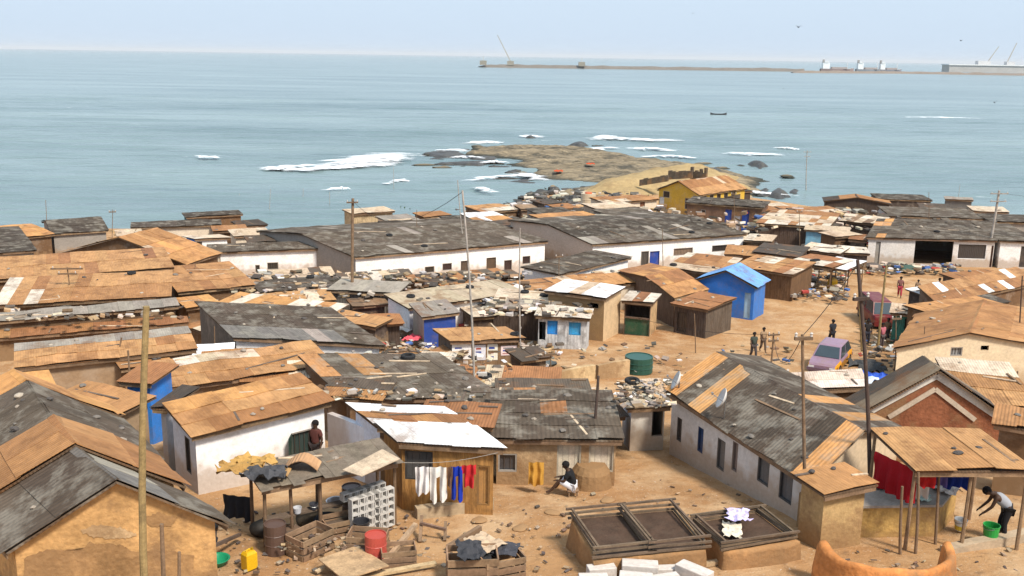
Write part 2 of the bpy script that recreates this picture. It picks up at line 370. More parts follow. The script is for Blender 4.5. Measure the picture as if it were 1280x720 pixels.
for k in range(34):                                           # rubble along the shore
    px = random.uniform(655, 800); py = random.uniform(230, 258)
    p = P(px, py, 0)
    def mk():
        bm = bmesh.new(); bmesh.ops.create_icosphere(bm, subdivisions=2, radius=.5)
        for v in bm.verts: v.co *= 1 + .5 * noise.noise(v.co * 2.3 + Vector((k, 0, 0)))
        me = bpy.data.meshes.new('shore_stone'); bm.to_mesh(me); bm.free(); me.materials.append(M['darkrock' if k % 3 else 'rock']); o = bpy.data.objects.new('shore_stone', me); COL.objects.link(o); return o
    spawn('shst%d' % (k % 5), mk, p + Vector((0, 0, .25)), 'grey stone on the rubble shore below the rock shelf', 'stone', random.random() * 6, (random.uniform(1, 3.2), random.uniform(.8, 2), random.uniform(.8, 2)), 'stones along the rubble shore')
for k in range(70):                                           # ragged dark fringe of the rock shelf
    px, py = random.choice([(random.uniform(528, 650), random.uniform(187, 211)), (random.uniform(575, 760), random.uniform(181.5, 187)), (random.uniform(630, 720), random.uniform(212, 232)), (random.uniform(800, 990), random.uniform(204, 246))])
    r_ = random.uniform(.8, 3.0); spawn('shst%d' % (k % 5), mk, PZ(px, py, .05), 'dark wet rock along the ragged edge of the rock shelf', 'rock', random.uniform(-.4, .4), (r_ * random.uniform(1, 2.6), r_, r_ * .34), 'wet rocks fringing the rock shelf')
# breaking waves
M['foam'] = mat('foam', .9, .06, 1, None, 0, 1, None, .1, base=(.80, .82, .84))
t_ = M['foam'].node_tree; N_ = t_.nodes; L_ = t_.links.new; b_ = N_['Principled BSDF']      # ragged soft edge: the foam thins out towards the rim of its patch
uv_ = N_.new('ShaderNodeUVMap'); sp_ = N_.new('ShaderNodeSeparateXYZ'); L_(uv_.outputs[0], sp_.inputs[0]); g_ = N_.new('ShaderNodeNewGeometry'); mp_ = N_.new('ShaderNodeMapping'); mp_.inputs['Scale'].default_value = (.35, 1.1, 1); L_(g_.outputs['Position'], mp_.inputs[0])
n_ = N_.new('ShaderNodeTexNoise'); n_.inputs['Scale'].default_value = .55; n_.inputs['Detail'].default_value = 9; n_.inputs['Roughness'].default_value = .72; L_(mp_.outputs[0], n_.inputs['Vector'])
m_ = N_.new('ShaderNodeMath'); m_.operation = 'MULTIPLY_ADD'; m_.inputs[1].default_value = 3.6; L_(n_.outputs[0], m_.inputs[0]); L_(sp_.outputs[1], m_.inputs[2])
r_ = N_.new('ShaderNodeMapRange'); r_.inputs[1].default_value = 2.0; r_.inputs[2].default_value = 2.65; L_(m_.outputs[0], r_.inputs[0]); L_(r_.outputs[0], b_.inputs['Alpha'])
def foam(px, wd, name='surf_foam', hump=.35):
    pts = [PZ(x, y, 0) for x, y in px]; vs = []; fs = []; uvs = []; n = 120; mW = 10; seg = len(pts) - 1; sd_ = random.random() * 99; wd *= 1.5
    for i in range(n + 1):
        t = i / n * seg; k = min(seg - 1, int(t)); c = pts[k].lerp(pts[k + 1], t - k); e = (pts[k + 1] - pts[k]).normalized(); q = Vector((-e.y, e.x, 0))
        ww = wd * (.8 + .5 * noise.noise(Vector((i * .1, sd_, 0)))); c = c + q * (1.6 * noise.noise(Vector((i * .08, sd_ + 4, 0))))
        for j in range(mW + 1):
            s = j / mW - .5; vs.append(c + q * s * ww + Vector((0, 0, .30 + hump * (1 - (2 * s) ** 2) * math.sin(math.pi * i / n)))); uvs.append((t, (1 - (2 * abs(s)) ** 1.5) * math.sin(math.pi * i / n) ** .5))
    fs = [(i * (mW + 1) + j, (i + 1) * (mW + 1) + j, (i + 1) * (mW + 1) + j + 1, i * (mW + 1) + j + 1) for i in range(n) for j in range(mW)]
    me = bpy.data.meshes.new(name); me.from_pydata(vs, [], fs); ul = me.uv_layers.new(name='UVMap'); ul.data.foreach_set('uv', [q for l in me.loops for q in uvs[l.vertex_index]]); me.materials.append(M['foam'])
    me.polygons.foreach_set('use_smooth', [True] * len(me.polygons))
    o = bpy.data.objects.new(name, me); COL.objects.link(o); tag(o, 'white foam of a wave breaking on the sea', None, None, 'stuff')
foam([(325, 213), (360, 211), (405, 209), (440, 207)], 6)
foam([(412, 204), (440, 206), (470, 200), (507, 192)], 13, hump=.7)
foam([(350, 215), (400, 213), (455, 209), (495, 203)], 7); foam([(430, 207), (470, 203), (500, 197)], 9); foam([(330, 211), (345, 213), (372, 212)], 4)
foam([(425, 202), (450, 202), (495, 194)], 6)
for px, wd in [([(583, 181), (605, 179), (632, 179)], 6), ([(735, 175), (765, 174), (800, 176), (857, 177)], 9), ([(783, 187), (810, 187), (845, 190)], 6), ([(905, 192), (930, 194), (980, 195)], 6),
        ([(742, 172.5), (757, 171.5), (772, 173)], 4), ([(650, 172), (662, 171.5), (682, 172.5)], 5), ([(545, 191), (565, 189), (585, 191)], 3.5), ([(560, 199), (585, 198), (610, 200)], 3.5), ([(640, 218), (660, 221), (678, 225)], 4), ([(582, 228), (610, 224), (650, 222), (690, 228)], 3.2),
        ([(590, 236), (602, 239), (612, 243)], 2), ([(725, 187), (745, 188), (770, 185)], 4), ([(800, 197), (840, 197), (870, 199)], 3), ([(230, 197), (260, 198), (275, 199)], 2.2), ([(930, 240), (950, 244), (1000, 247)], 1.6), ([(480, 232), (500, 228), (512, 229)], 1.8), ([(965, 186), (985, 187), (1000, 188)], 3), ([(598, 205), (615, 204), (640, 205)], 2.4), ([(1130, 147), (1180, 148), (1230, 149)], 3), ([(400, 240), (425, 238), (440, 238)], 1.2)]:
    foam(px, wd)

# ---------------------------------------------------------------- houses
HS = []
SKEW = ('long white row house under', 'second white row house with', 'large house with a dark grey roof over', 'white washed house with', 'house with a white sheet roof and pale', 'orange brown plank shed with', 'dirty white house with a row', 'open canopy with a flat', 'low tan roofed house with pale strips', 'long grey roofed house with rust',
        'poster covered kiosk with', 'navy blue shack under', 'small house with one bright blue', 'low white house with a slate', 'shed with a streaky rust', 'broad shack roof of pale', 'dark plank house with a pale', 'shop row with grey roof', 'tan tin roof beside the road', 'lean-to with long pink', 'small white block house with')   # plots that are not square: C is the far corner on A's side
def tile(mb, o, u, s, L, W, pal, sw=.85, sl=2.4, rows=None, alt=None, ap=.12, th=.014, lift=.0, gap=0, jag=.14):
    n = u.cross(s); n = n if n.z > 0 else -n
    nr = len(rows) if rows else max(1, round(W / sl)); nc = max(1, round(L / sw)); rl = W / nr; cw = L / nc
    for r in range(nr):
        pr = rows[r] if rows else pal
        base = random.choice(pr)
        for c in range(nc):
            if gap and random.random() < gap: continue
            t = jit(base if random.random() < .8 else random.choice(pr), .06)
            if alt and random.random() < ap: t = jit(random.choice(alt), .12)
            a0 = c * cw - .02; a1 = (c + 1) * cw + .02
            b0 = r * rl - (.10 if r else random.uniform(0, jag)); b1 = (r + 1) * rl
            lf = lift + random.uniform(.004, .016); l0 = lf + (.022 if r else .01); tw = random.uniform(-.012, .012)
            q = []
            for tt in (0, th):
                for (a, b, l) in ((a0, b0, l0 + tw), (a1, b0, l0 - tw), (a1, b1, lf - tw), (a0, b1, lf + tw)):
                    wv = .10 * (.5 + noise.noise(Vector((o.x * 3 + a * .45, o.y + b * .6, 2)))) + (.05 if W - b > .3 else 0) * noise.noise(Vector((o.x + a * 1.3, b, 5)))
                    q.append(o + u * a + s * b + n * (l + tt + max(0, wv)))
            mb.hexa(q, t, (random.random() * 7, random.random() * 7) if random.random() < .3 else (a0, b0 + r))
def wallside(mb, p0, d, ln, zb, top, ops, out, tint, dep=.13, brk=()):
    ts = sorted(set([0, ln, *brk] + [t for o in ops for t in (max(0, o[0]), min(ln, o[1]))]))
    ts = [t for t in ts if 0 <= t <= ln]
    pt = lambda t, z: Vector((p0.x + d.x * t, p0.y + d.y * t, z))
    gh = lambda t: G(p0.x + d.x * t, p0.y + d.y * t)
    for a, b in zip(ts, ts[1:]):
        if b - a < 1e-4: continue
        cur = sorted([o for o in ops if o[0] <= a + 1e-4 and o[1] >= b - 1e-4], key=lambda o: o[2]); z = zb
        segs = []
        for o in cur: segs.append((z, o[2])); z = o[3]
        for z0, z1 in segs:
            if z1 > z0: mb.poly([pt(a, z0), pt(b, z0), pt(b, z1), pt(a, z1)], tint, [(a, z0 - gh(a)), (b, z0 - gh(b)), (b, z1 - gh(b)), (a, z1 - gh(a))])
        ta, tb = top(a), top(b)
        if min(ta, tb) > z: mb.poly([pt(a, z), pt(b, z), pt(b, tb), pt(a, ta)], tint, [(a, z - gh(a)), (b, z - gh(b)), (b, tb - gh(b)), (a, ta - gh(a))])
    for (t0, t1, z0, z1) in [o[:4] for o in ops]:
        i = -out * dep
        c = [pt(t0, z0), pt(t1, z0), pt(t1, z1), pt(t0, z1)]
        for k in range(4): mb.poly([c[k], c[(k + 1) % 4], c[(k + 1) % 4] + i, c[k] + i], tint)
def H(label, A, B, C, h, rise, typ='mono', pal=TAN, walls=None, ops=(), skew=False, wm='plaster', rm='sheet', name='shack', cat='house', ov=.22, alt=None, ap=.12, sw=.85, sl=2.4, rows=None,
      world=None, fascia=True, ridge=None, maxW=None, posts=None, group=None, jag=.14, minW=1.2, gap=0, lean=0, hwall=None):
    rise *= {"mono": .3, "gable": .6, "end": 1}[typ]
    skew = skew or any(label.startswith(q) for q in SKEW)
    # A, B: the two ends of the near eave in the photo, C: a point of the far (or ridge) edge; walls: tint or dict by side, None = open on posts
    if world: Aw, Bw, Lw, skv = world; z0 = Aw.z; u = (Bw - Aw); L = u.length; u = u.normalized(); nn = Vector((-u.y, u.x, 0)); nn = skv; W = Lw
    else:
        m = P((A[0] + B[0]) / 2, (A[1] + B[1]) / 2, h); z0 = m.z
        Aw = PZ(*A, z0); Bw = PZ(*B, z0); u = Bw - Aw; L = u.length; u = u.normalized()
        nn = Vector((-u.y, u.x, 0)); nn = nn if nn.dot(Vector((m.x, m.y, 0))) > 0 else -nn
        W = (PZ(*C, z0 + rise) - Aw).dot(nn)
        if typ == 'gable': W *= 2
        if skew:
            e = PZ(*C, z0 + rise) - (Aw + u * L / 2 if typ == 'end' else Aw); e.z = 0; ang = math.atan2(e.dot(u), max(.01, e.dot(nn))); lim = R(60 if typ == 'end' else 40); wp = max(minW, e.dot(nn)); ang = max(-lim, min(lim, ang))
            nn = nn * math.cos(ang) + u * math.sin(ang); W = wp / math.cos(ang)
            if typ == 'gable': W *= 2
        if W < minW: print('  W SMALL', label, round(W, 2)); W = minW
        if maxW: W = min(W, maxW)
    print('%-60s L %.1f W %.1f D %.0f' % (label[:60], L, W, Aw.y))
    zr = {'mono': lambda a, b: z0 + rise * b / W, 'gable': lambda a, b: z0 + rise * (1 - abs(2 * b / W - 1)), 'end': lambda a, b: z0 + rise * (1 - abs(2 * a / L - 1))}[typ]
    pt = lambda a, b, z: Aw + u * a + nn * b + Vector((0, 0, z - z0))
    ctr = pt(L / 2, W / 2, 0); loc = Vector((ctr.x, ctr.y, min(G(*pt(a, b, 0).to_2d()) for a in (0, L) for b in (0, W))))
    root = empty(name, loc, label, cat, group)
    # roof
    rb = MB(); up = Vector((0, 0, 1)); slopes = []
    if typ == 'mono': slopes = [(Aw, u, (nn * W + up * rise).normalized(), L, math.hypot(W, rise))]
    elif typ == 'gable':
        sl_ = math.hypot(W / 2, rise)
        slopes = [(Aw, u, (nn * W / 2 + up * rise).normalized(), L, sl_), (Aw + nn * W, u, (-nn * W / 2 + up * rise).normalized(), L, sl_)]
    else:
        sl_ = math.hypot(L / 2, rise)
        slopes = [(Aw, nn, (u * L / 2 + up * rise).normalized(), W, sl_), (Bw, nn, (-u * L / 2 + up * rise).normalized(), W, sl_)]
    for (o, uu, s, l, w_) in slopes:
        nrm = uu.cross(s); nrm = nrm if nrm.z > 0 else -nrm
        q = [o - nrm * .05, o + uu * l - nrm * .05, o + uu * l + s * w_ - nrm * .05, o + s * w_ - nrm * .05]
        rb.hexa(q + [p + nrm * .045 for p in q], mul(WD[2], .7))
        tile(rb, o, uu, s, l, w_, pal, sw, sl, rows, alt, ap, jag=jag, gap=gap)
    roof = rb.build('roof', rm, root)
    if typ != 'mono' and ridge is not False:
        cb = MB(); e0, e1 = (pt(0, W / 2, z0 + rise), pt(L, W / 2, z0 + rise)) if typ == 'gable' else (pt(L / 2, 0, z0 + rise), pt(L / 2, W, z0 + rise))
        d = (e1 - e0).normalized(); sd_ = nn if typ == 'gable' else u; k = rise / (W / 2 if typ == 'gable' else L / 2)
        for sg in (-1, 1):
            dn = (sd_ * sg - up * k).normalized() * .17; cb.hexa([e0 + up * .045, e1 + up * .045, e1 + dn + up * .045, e0 + dn + up * .045, e0 + up * .08, e1 + up * .08, e1 + dn + up * .065, e0 + dn + up * .065], jit(ridge or random.choice(pal)))
        cb.build('ridge_cap', rm, roof)
    if fascia:
        ft = jit(random.choice(WD))
        for (o, uu, s, l, w_) in slopes:
            fb = MB(); fb.bar(o + Vector((0, 0, -.11)) + uu * .05 + s * .03, o + Vector((0, 0, -.11)) + uu * (l - .05) + s * .03, .03, .12, ft); fb.build('fascia', 'timber', roof)
    # walls
    rec = dict(root=root, roof=roof, slopes=slopes, pt=pt, L=L, W=W, z0=z0, u=u, nn=nn, zr=zr, A=Aw, B=Bw, rise=rise)
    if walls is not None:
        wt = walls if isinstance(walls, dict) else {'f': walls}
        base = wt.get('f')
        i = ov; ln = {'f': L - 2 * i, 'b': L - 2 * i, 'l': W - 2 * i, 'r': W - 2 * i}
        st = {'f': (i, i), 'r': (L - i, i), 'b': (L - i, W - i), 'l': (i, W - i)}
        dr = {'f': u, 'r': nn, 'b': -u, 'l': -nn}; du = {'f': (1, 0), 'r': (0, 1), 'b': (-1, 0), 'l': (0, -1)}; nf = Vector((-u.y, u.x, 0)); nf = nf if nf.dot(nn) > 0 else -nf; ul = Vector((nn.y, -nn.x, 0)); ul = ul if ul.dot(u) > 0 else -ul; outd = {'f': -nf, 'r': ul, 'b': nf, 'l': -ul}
        wo = {k: [] for k in 'frbl'}
        for op in ops:
            sd_, x0, y0, x1, y1, ty, tint = op
            p0 = pt(*st[sd_], z0); o_ = outd[sd_]
            def hit(x, y):
                r_ = ray(x, y); return CAM + r_ * ((p0 - CAM).dot(o_) / r_.dot(o_))
            q0, q1 = hit(x0, (y0 + y1) / 2), hit(x1, (y0 + y1) / 2); ta, tb = sorted(((q0 - p0).dot(dr[sd_]), (q1 - p0).dot(dr[sd_])))
            zt, zb_ = hit((x0 + x1) / 2, y0).z, hit((x0 + x1) / 2, y1).z
            ta = max(.05, ta); tb = min(ln[sd_] - .05, tb)
            am = st[sd_][0] + du[sd_][0] * (ta + tb) / 2; bm_ = st[sd_][1] + du[sd_][1] * (ta + tb) / 2
            zt = min(zt, zr(am, bm_) - .22)
            if tb - ta < .12 or zt - zb_ < .12: print('   skipped opening', label, op); continue
            wo[sd_].append((ta, tb, zb_, zt, ty, tint))
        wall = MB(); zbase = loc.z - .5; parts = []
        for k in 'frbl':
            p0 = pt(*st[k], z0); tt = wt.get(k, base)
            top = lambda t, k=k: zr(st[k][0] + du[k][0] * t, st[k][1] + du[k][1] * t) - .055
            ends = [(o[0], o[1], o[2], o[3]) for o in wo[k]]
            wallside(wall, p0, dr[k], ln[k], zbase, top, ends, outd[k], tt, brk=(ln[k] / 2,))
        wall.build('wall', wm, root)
        for k in 'frbl':
            p0 = pt(*st[k], z0); d = dr[k]; o_ = outd[k]
            for (t0, t1, za, zb_, ty, tint) in wo[k]:
                q = lambda t, z, dp: Vector((p0.x + d.x * t, p0.y + d.y * t, z)) - o_ * dp
                if ty == 'open': continue
                fr = MB(); ft = {'win': W_GREY, 'wwin': W_WHITE}.get(ty, mul(tint, .6)); fw = .05
                fr.bar(q(t0, za + fw / 2, .05), q(t1, za + fw / 2, .05), .08, fw, ft); fr.bar(q(t0, zb_ - fw / 2, .05), q(t1, zb_ - fw / 2, .05), .08, fw, ft)
                for t in (t0 + fw / 2, t1 - fw / 2): fr.bar(q(t, za + fw, .05), q(t, zb_ - fw, .05), fw, .08, ft, up=o_)
                if ty in ('win', 'wwin'):
                    pb = MB(); pb.hexa([q(t0, za, .11), q(t1, za, .11), q(t1, za, .125), q(t0, za, .125), q(t0, zb_, .11), q(t1, zb_, .11), q(t1, zb_, .125), q(t0, zb_, .125)], tint)
                    wn = fr.build('window', 'paint', root)
                    if t1 - t0 > .5:
                        bb = MB(); nb = max(2, int((t1 - t0) / .16))
                        for z in range(1, nb): bb.bar(q(t0 + (t1 - t0) * z / nb, za, .085), q(t0 + (t1 - t0) * z / nb, zb_, .085), .018, .018, W_DK)
                        bb.build('bars', 'paint', wn)
                    pb.build('pane', 'glass', wn)
                else:
                    pb = MB(); nb = max(1, round((t1 - t0) / .2)); 
                    for z in range(nb):
                        a, b = t0 + (t1 - t0) * z / nb + .004, t0 + (t1 - t0) * (z + 1) / nb - .004; dp = .085 + random.uniform(0, .006)
                        pb.hexa([q(a, za, dp), q(b, za, dp), q(b, za, dp + .03), q(a, za, dp + .03), q(a, zb_, dp), q(b, zb_, dp), q(b, zb_, dp + .03), q(a, zb_, dp + .03)], jit(tint, .06))
                    wn = pb.build({'door': 'door', 'shut': 'shutter', 'panel': 'panel'}[ty], 'paint', root)
                    fr.build('frame', 'paint', wn)
    else:
        tt = jit(random.choice(WD))
        for a, b in (posts or ((.06, .08), (.94, .08), (.94, .92), (.06, .92), (.5, .08))):
            p = pt(a * L, b * W, 0); g = G(p.x, p.y); zt = zr(a * L, b * W) - .05
            pb = MB(); pb.tube(Vector((p.x, p.y, g - .3)), Vector((p.x + random.uniform(-.05, .05), p.y, zt)), .055, .045, jit(tt), 7); pb.build('post', 'timber', root)
        bb = MB()
        for b in (.08, .92): bb.bar(pt(.03 * L, b * W, zr(.03 * L, b * W) - .1), pt(.97 * L, b * W, zr(.97 * L, b * W) - .1), .06, .09, tt)
        bb.build('beam', 'timber', root)
    HS.append(rec); return rec
# clutter weighing the roofs down
def stone_mesh(v, tint):
    def mk():
        bm = bmesh.new(); bmesh.ops.create_icosphere(bm, subdivisions=2, radius=.5)
        for q in bm.verts:
            q.co *= 1 + .45 * noise.noise(q.co * 1.9 + Vector((v * 7.3, 0, 0))); q.co.z *= .6
        me = bpy.data.meshes.new('stone'); bm.to_mesh(me); bm.free(); me.uv_layers.new(name='UVMap')
        ca = me.color_attributes.new('tint', 'FLOAT_COLOR', 'CORNER'); ca.data.foreach_set('color', [c for _ in me.loops for c in (*tint, 1)])
        me.materials.append(M['stone']); o = bpy.data.objects.new('roof_stone', me); COL.objects.link(o); return o
    return mk
def on_roof(rec, a=None, b=None, side=0):
    o, u, s, l, w_ = rec['slopes'][side]
    a = random.uniform(.06, .94) if a is None else a; b = random.uniform(.08, .92) if b is None else b
    n = u.cross(s); n = n if n.z > 0 else -n
    return o + u * a * l + s * b * w_ + n * .075, u, s, n
def weigh(rec, short, stones=0, planks=0, tyres=0, side=0, dark=False):
    stones = int(stones * .62 + .5); planks = int(planks * .5 + .5)
    for k in range(stones):
        p, u, s, n = on_roof(rec, side=side); v = random.randrange(4); tn = [(.17, .15, .13), (.30, .25, .2), (.08, .07, .065), (.4, .34, .27)][v]
        if dark: v = 2; tn = (.08, .07, .065)
        r = random.uniform(.10, .24) * (1 + max(0, p.y - 40) / 90)
        spawn('st%d' % v, stone_mesh(v, tn), p + n * r * .2, 'loose stone weighing down ' + short, 'stone', random.random() * 6, (r * random.uniform(.8, 1.6), r, r), 'stones on ' + short)
    for k in range(planks):
        p, u, s, n = on_roof(rec, side=side); v = random.randrange(3)
        d = (u + s * random.uniform(-.35, .35)).normalized() if random.random() < .7 else (s + u * random.uniform(-.3, .3)).normalized()
        def mk(v=v):
            mb = MB(); mb.box((0, 0, 0), 1, .075, .035, [WD[0], PALE[1], (.12, .09, .07)][v]); return mb.build('plank', 'timber', o=Vector((0, 0, 0)))
        y = n.cross(d); mtx = Matrix((d, y, n)).transposed(); o, uu, ss, l, w_ = rec['slopes'][side]
        ln = min(random.uniform(1, 3.2), .8 * max(.6, 2 * min((p - o).dot(uu), l - (p - o).dot(uu)) if abs(d.dot(u)) > .7 else 2 * min((p - o).dot(ss), w_ - (p - o).dot(ss))))
        spawn('plank%d' % v, mk, p - n * .01, 'weathered plank lying across ' + short, 'plank', 0, (ln, 1, 1), 'planks on ' + short, rot=mtx.to_euler())
    for k in range(tyres):
        p, u, s, n = on_roof(rec, side=side); spawn('tyre', mk_tyre, p - n * .02, 'old black tyre weighing down ' + short, 'tyre', 0, .9, 'tyres on ' + short, rot=n.to_track_quat('Z', 'Y').to_euler())
def mk_tyre():
    mb = MB(); mb.lathe((0, 0, 0), [(.17, .03), (.2, .0), (.28, 0), (.32, .04), (.32, .14), (.28, .18), (.2, .18), (.17, .15), (.17, .03)], (.025, .025, .026), 18); return mb.build('tyre', 'rubber', o=Vector((0, 0, 0)), weld=True)
# ---------------------------------------------------------------- the settlement, back to front, left to right
# far left
H('dark grey roofed house at the far edge beside the orange roofs', (-40, 320), (46, 313), (0, 285), 2.3, 1.0, 'mono', DARK, W_GREY, rm='asbestos')
H('low house with a bright orange roof in front of the grey wedge roof', (20, 298), (68, 293), (5, 283), 2.4, .6, 'mono', ORA, W_BROWN)
H('house with a dark grey roof slope and black ridge by the sea', (64, 293), (136, 288), (130, 269), 2.4, 1.1, 'gable', DARK, W_GREY, rm='asbestos', maxW=8)
r = H('large gabled house with orange tin roof and brown boarded gable', (72, 317), (232, 331), (100, 278), 2.3, 1.7, 'end', ORA + TAN, {'f': W_BROWN}, alt=PALE, ap=.08, maxW=14)  # dark brown gable tint is the shadow in the gable, put into the colour
weigh(r, 'the orange gabled roof', 4, 3)
r = H('long tan tin roofed house, upper of two stepped roofs', (-10, 351), (218, 335), (180, 311), 2.8, 1.0, 'mono', TAN, W_BROWN, alt=RUST, ap=.08, maxW=7, rows=[TAN, TAN])
weigh(r, 'the upper stepped tan roof', 3, 2)
r = H('long tan tin roofed house, lower of two stepped roofs', (-10, 383), (214, 371), (100, 344), 2.4, .8, 'mono', TAN, {'f': W_BROWN}, alt=PALE, ap=.07, rows=[TAN, TAN])
weigh(r, 'the lower stepped tan roof', 6, 5, 1)
r = H('tan roofed shack with one pale sheet behind the dark gable roof', (222, 366), (319, 357), (242, 331), 2.2, .7, 'mono', TAN, W_BROWN, alt=PALE, ap=.10)
weigh(r, 'the tan shack roof with a pale sheet', 5, 4)
r = H('low patchwork tan roof shack tucked behind the dark gable', (270, 380), (410, 396), (300, 366), 2.0, .5, 'mono', TAN + PALE, W_BROWN, alt=ORA, ap=.3, maxW=6)
weigh(r, 'the low patchwork roof', 5, 6)
r = H('narrow grey lean-to roof running in front of the stepped tan roofs', (-10, 403), (224, 383), (60, 387), 2.3, .3, 'mono', LGREY, {'f': W_BROWN}, rm='asbestos', maxW=3)
weigh(r, 'the narrow grey lean-to roof', 4, 5)
r = H('low rusty lean-to in the shade below the narrow grey roof', (-10, 424), (236, 404), (60, 410), 1.5, .35, 'mono', RUST + TAN, W_BROWN, alt=TAN, ap=.3, maxW=3)
weigh(r, 'the low rusty lean-to', 3, 4)
r = H('long house with a plain tan roof and mud brown wall', (18, 461), (247, 437), (120, 421), 2.1, .7, 'mono', TAN, {'f': (.30, .20, .12)}, rows=[TAN, TAN, LGREY], maxW=6)
weigh(r, 'the plain tan long roof', 3, 2)
# far row along the sea
H('long low beige house with thin dark roof line near the sea', (163, 285), (277, 281), (172, 278), 2.5, .5, 'mono', DARK, W_CREAM, [('f', 183, 284, 187, 298, 'open', W_DK), ('f', 200, 286, 208, 298, 'door', W_WHITE)], rm='asbestos', maxW=6)
H('small house with one bright blue wall and white front', (243, 299), (289, 297), (217, 296), 2.2, .3, 'mono', PALE, {'f': W_WHITE, 'l': (.05, .22, .60)}, [('f', 246, 302, 253, 313, 'win', (.1, .1, .1))], maxW=6)
H('dark teal shack with a tilted flat roof at the water edge', (232, 272), (304, 268), (240, 266), 2.2, .3, 'mono', DARK, {'f': W_BROWN, 'l': (.03, .10, .12)}, [('f', 237, 271, 252, 279, 'panel', (.03, .11, .13))], rm='asbestos', maxW=5)
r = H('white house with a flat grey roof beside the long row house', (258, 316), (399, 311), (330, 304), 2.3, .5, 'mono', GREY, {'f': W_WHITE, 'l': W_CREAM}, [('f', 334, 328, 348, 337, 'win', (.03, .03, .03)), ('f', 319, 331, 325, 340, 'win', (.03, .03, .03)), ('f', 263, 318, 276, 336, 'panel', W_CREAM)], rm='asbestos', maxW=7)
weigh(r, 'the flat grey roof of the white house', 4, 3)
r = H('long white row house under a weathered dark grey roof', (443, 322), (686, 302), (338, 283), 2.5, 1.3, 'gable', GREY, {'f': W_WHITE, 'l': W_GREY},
      [('f', 464, 337, 477, 345, 'win', (.04, .035, .03)), ('f', 491, 336, 505, 343, 'win', (.04, .035, .03)), ('f', 531, 333, 543, 341, 'win', (.04, .035, .03)), ('f', 553, 329, 565, 338, 'win', (.05, .03, .03)), ('f', 576, 326, 586, 343, 'door', (.09, .06, .04)), ('f', 608, 322, 620, 342, 'door', (.10, .065, .04)), ('f', 630, 325, 640, 338, 'win', (.05, .03, .03)), ('f', 653, 320, 663, 330, 'win', (.05, .03, .03))],
      rm='asbestos', alt=LGREY, ap=.07, name='row_house', maxW=16)
weigh(r, 'the roof of the long white row house', 10, 9, 2)
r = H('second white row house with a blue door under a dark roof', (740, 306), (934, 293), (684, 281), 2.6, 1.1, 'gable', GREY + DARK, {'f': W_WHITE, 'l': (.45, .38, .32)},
      [('f', 801, 314, 811, 337, 'win', (.08, .075, .07)), ('f', 812, 314, 824, 340, 'door', (.02, .06, .30)), ('f', 842, 310, 866, 319, 'win', (.25, .18, .13)), ('f', 890, 306, 918, 314, 'win', (.05, .04, .035))],
      rm='asbestos', alt=LGREY, ap=.12, name='row_house', maxW=15)
weigh(r, 'the roof of the second row house', 9, 9, 2)
r = H('low white house with a slate grey lean roof between the row houses', (698, 344), (790, 322), (650, 334), 2.2, .5, 'mono', DARK + GREY, W_WHITE, [('f', 747, 341, 755, 348, 'win', (.05, .04, .04))], rm='asbestos', maxW=7)
weigh(r, 'the slate grey lean roof', 4, 3)
H('beige board house with ribbed walls standing above the row roof', (441, 268), (494, 264), (445, 261), 2.6, .3, 'mono', PALE, (.42, .32, .19), wm='wood', maxW=5)
H('small dark gabled roof just behind the long row house', (478, 290), (578, 287), (480, 277), 2.5, 1.0, 'gable', DARK, W_CREAM, rm='asbestos', maxW=9)
def far(lab, A, B, C, pal, wall, h=2.2, rise=.4, **k): return H(lab, A, B, C, h, rise, 'mono', pal, wall, maxW=6, minW=2.5, **k)
far('tiny tan roofed hut on the shore behind the green bush', (530, 272), (565, 269), (534, 265), TAN, W_BROWN)
far('rust and cream striped roof shack near the shore', (598, 278), (642, 275), (596, 266), ORA + WHITE, W_BROWN, rise=.7)
far('dark tarpaulin roofed hut on the shore near the row roofs', (566, 280), (600, 278), (570, 270), DARK, W_DK, rm='asbestos')
far('brown boarded shore hut with a square front', (651, 262), (674, 261), (653, 257), WD, (.17, .11, .075), wm='wood')
far('grey scrap roofed hut on the shore by the cream tank', (675, 270), (722, 268), (680, 260), DARK, W_GREY, rm='asbestos')
far('low cream walled hut behind the second row house', (745, 262), (800, 259), (750, 254), PALE, W_CREAM)
far('dark roofed shack below the yellow house', (770, 272), (826, 268), (762, 261), GREY + DARK, W_GREY, rm='asbestos')
far('tan shack with an orange patched roof behind the row roofs', (690, 279), (760, 274), (700, 266), ORA + DARK, W_BROWN)
far('low dark shack with pale roof edge behind the row roof', (625, 286), (690, 281), (635, 275), GREY + PALE, W_BROWN)
far('plain grey roofed hut tucked behind the small dark gable', (490, 280), (530, 277), (495, 269), LGREY, W_CREAM, rm='asbestos')
far('tan shore hut with a rusty door near the mound', (790, 252), (824, 249), (795, 244), TAN, W_CREAM, ops=[('f', 800, 252, 806, 262, 'door', (.2, .08, .04))])
for k, (x0, y0, x1, y1, hh, lab) in enumerate([(836, 210, 866, 208, 1.3, 'dark ruined wall on top of the tan mound'), (864, 209, 884, 211, 2.0, 'taller dark ruined corner at the end of the mound wall'), (800, 218, 836, 212, .8, 'low broken wall along the crest of the tan mound')]):
    a, b = PD(x0, y0 + 2, 171), PD(x1, y1 + 2, 169); mb = MB(); d = (b - a).normalized(); q = Vector((-d.y, d.x, 0)) * .25; n = 7
    for i in range(n):
        p0, p1 = a.lerp(b, i / n), a.lerp(b, (i + .98) / n); h_ = hh * random.uniform(.3, 1); lo = Vector((0, 0, -1.7)); hi = Vector((0, 0, h_ * .7 - .95))
        mb.hexa([p0 - q + lo, p1 - q + lo, p1 + q + lo, p0 + q + lo, p0 - q + hi, p1 - q + hi, p1 + q + hi, p0 + q + hi], jit((.10, .08, .06)))
    tag(mb.build('ruined_wall', 'mud'), lab, 'wall')
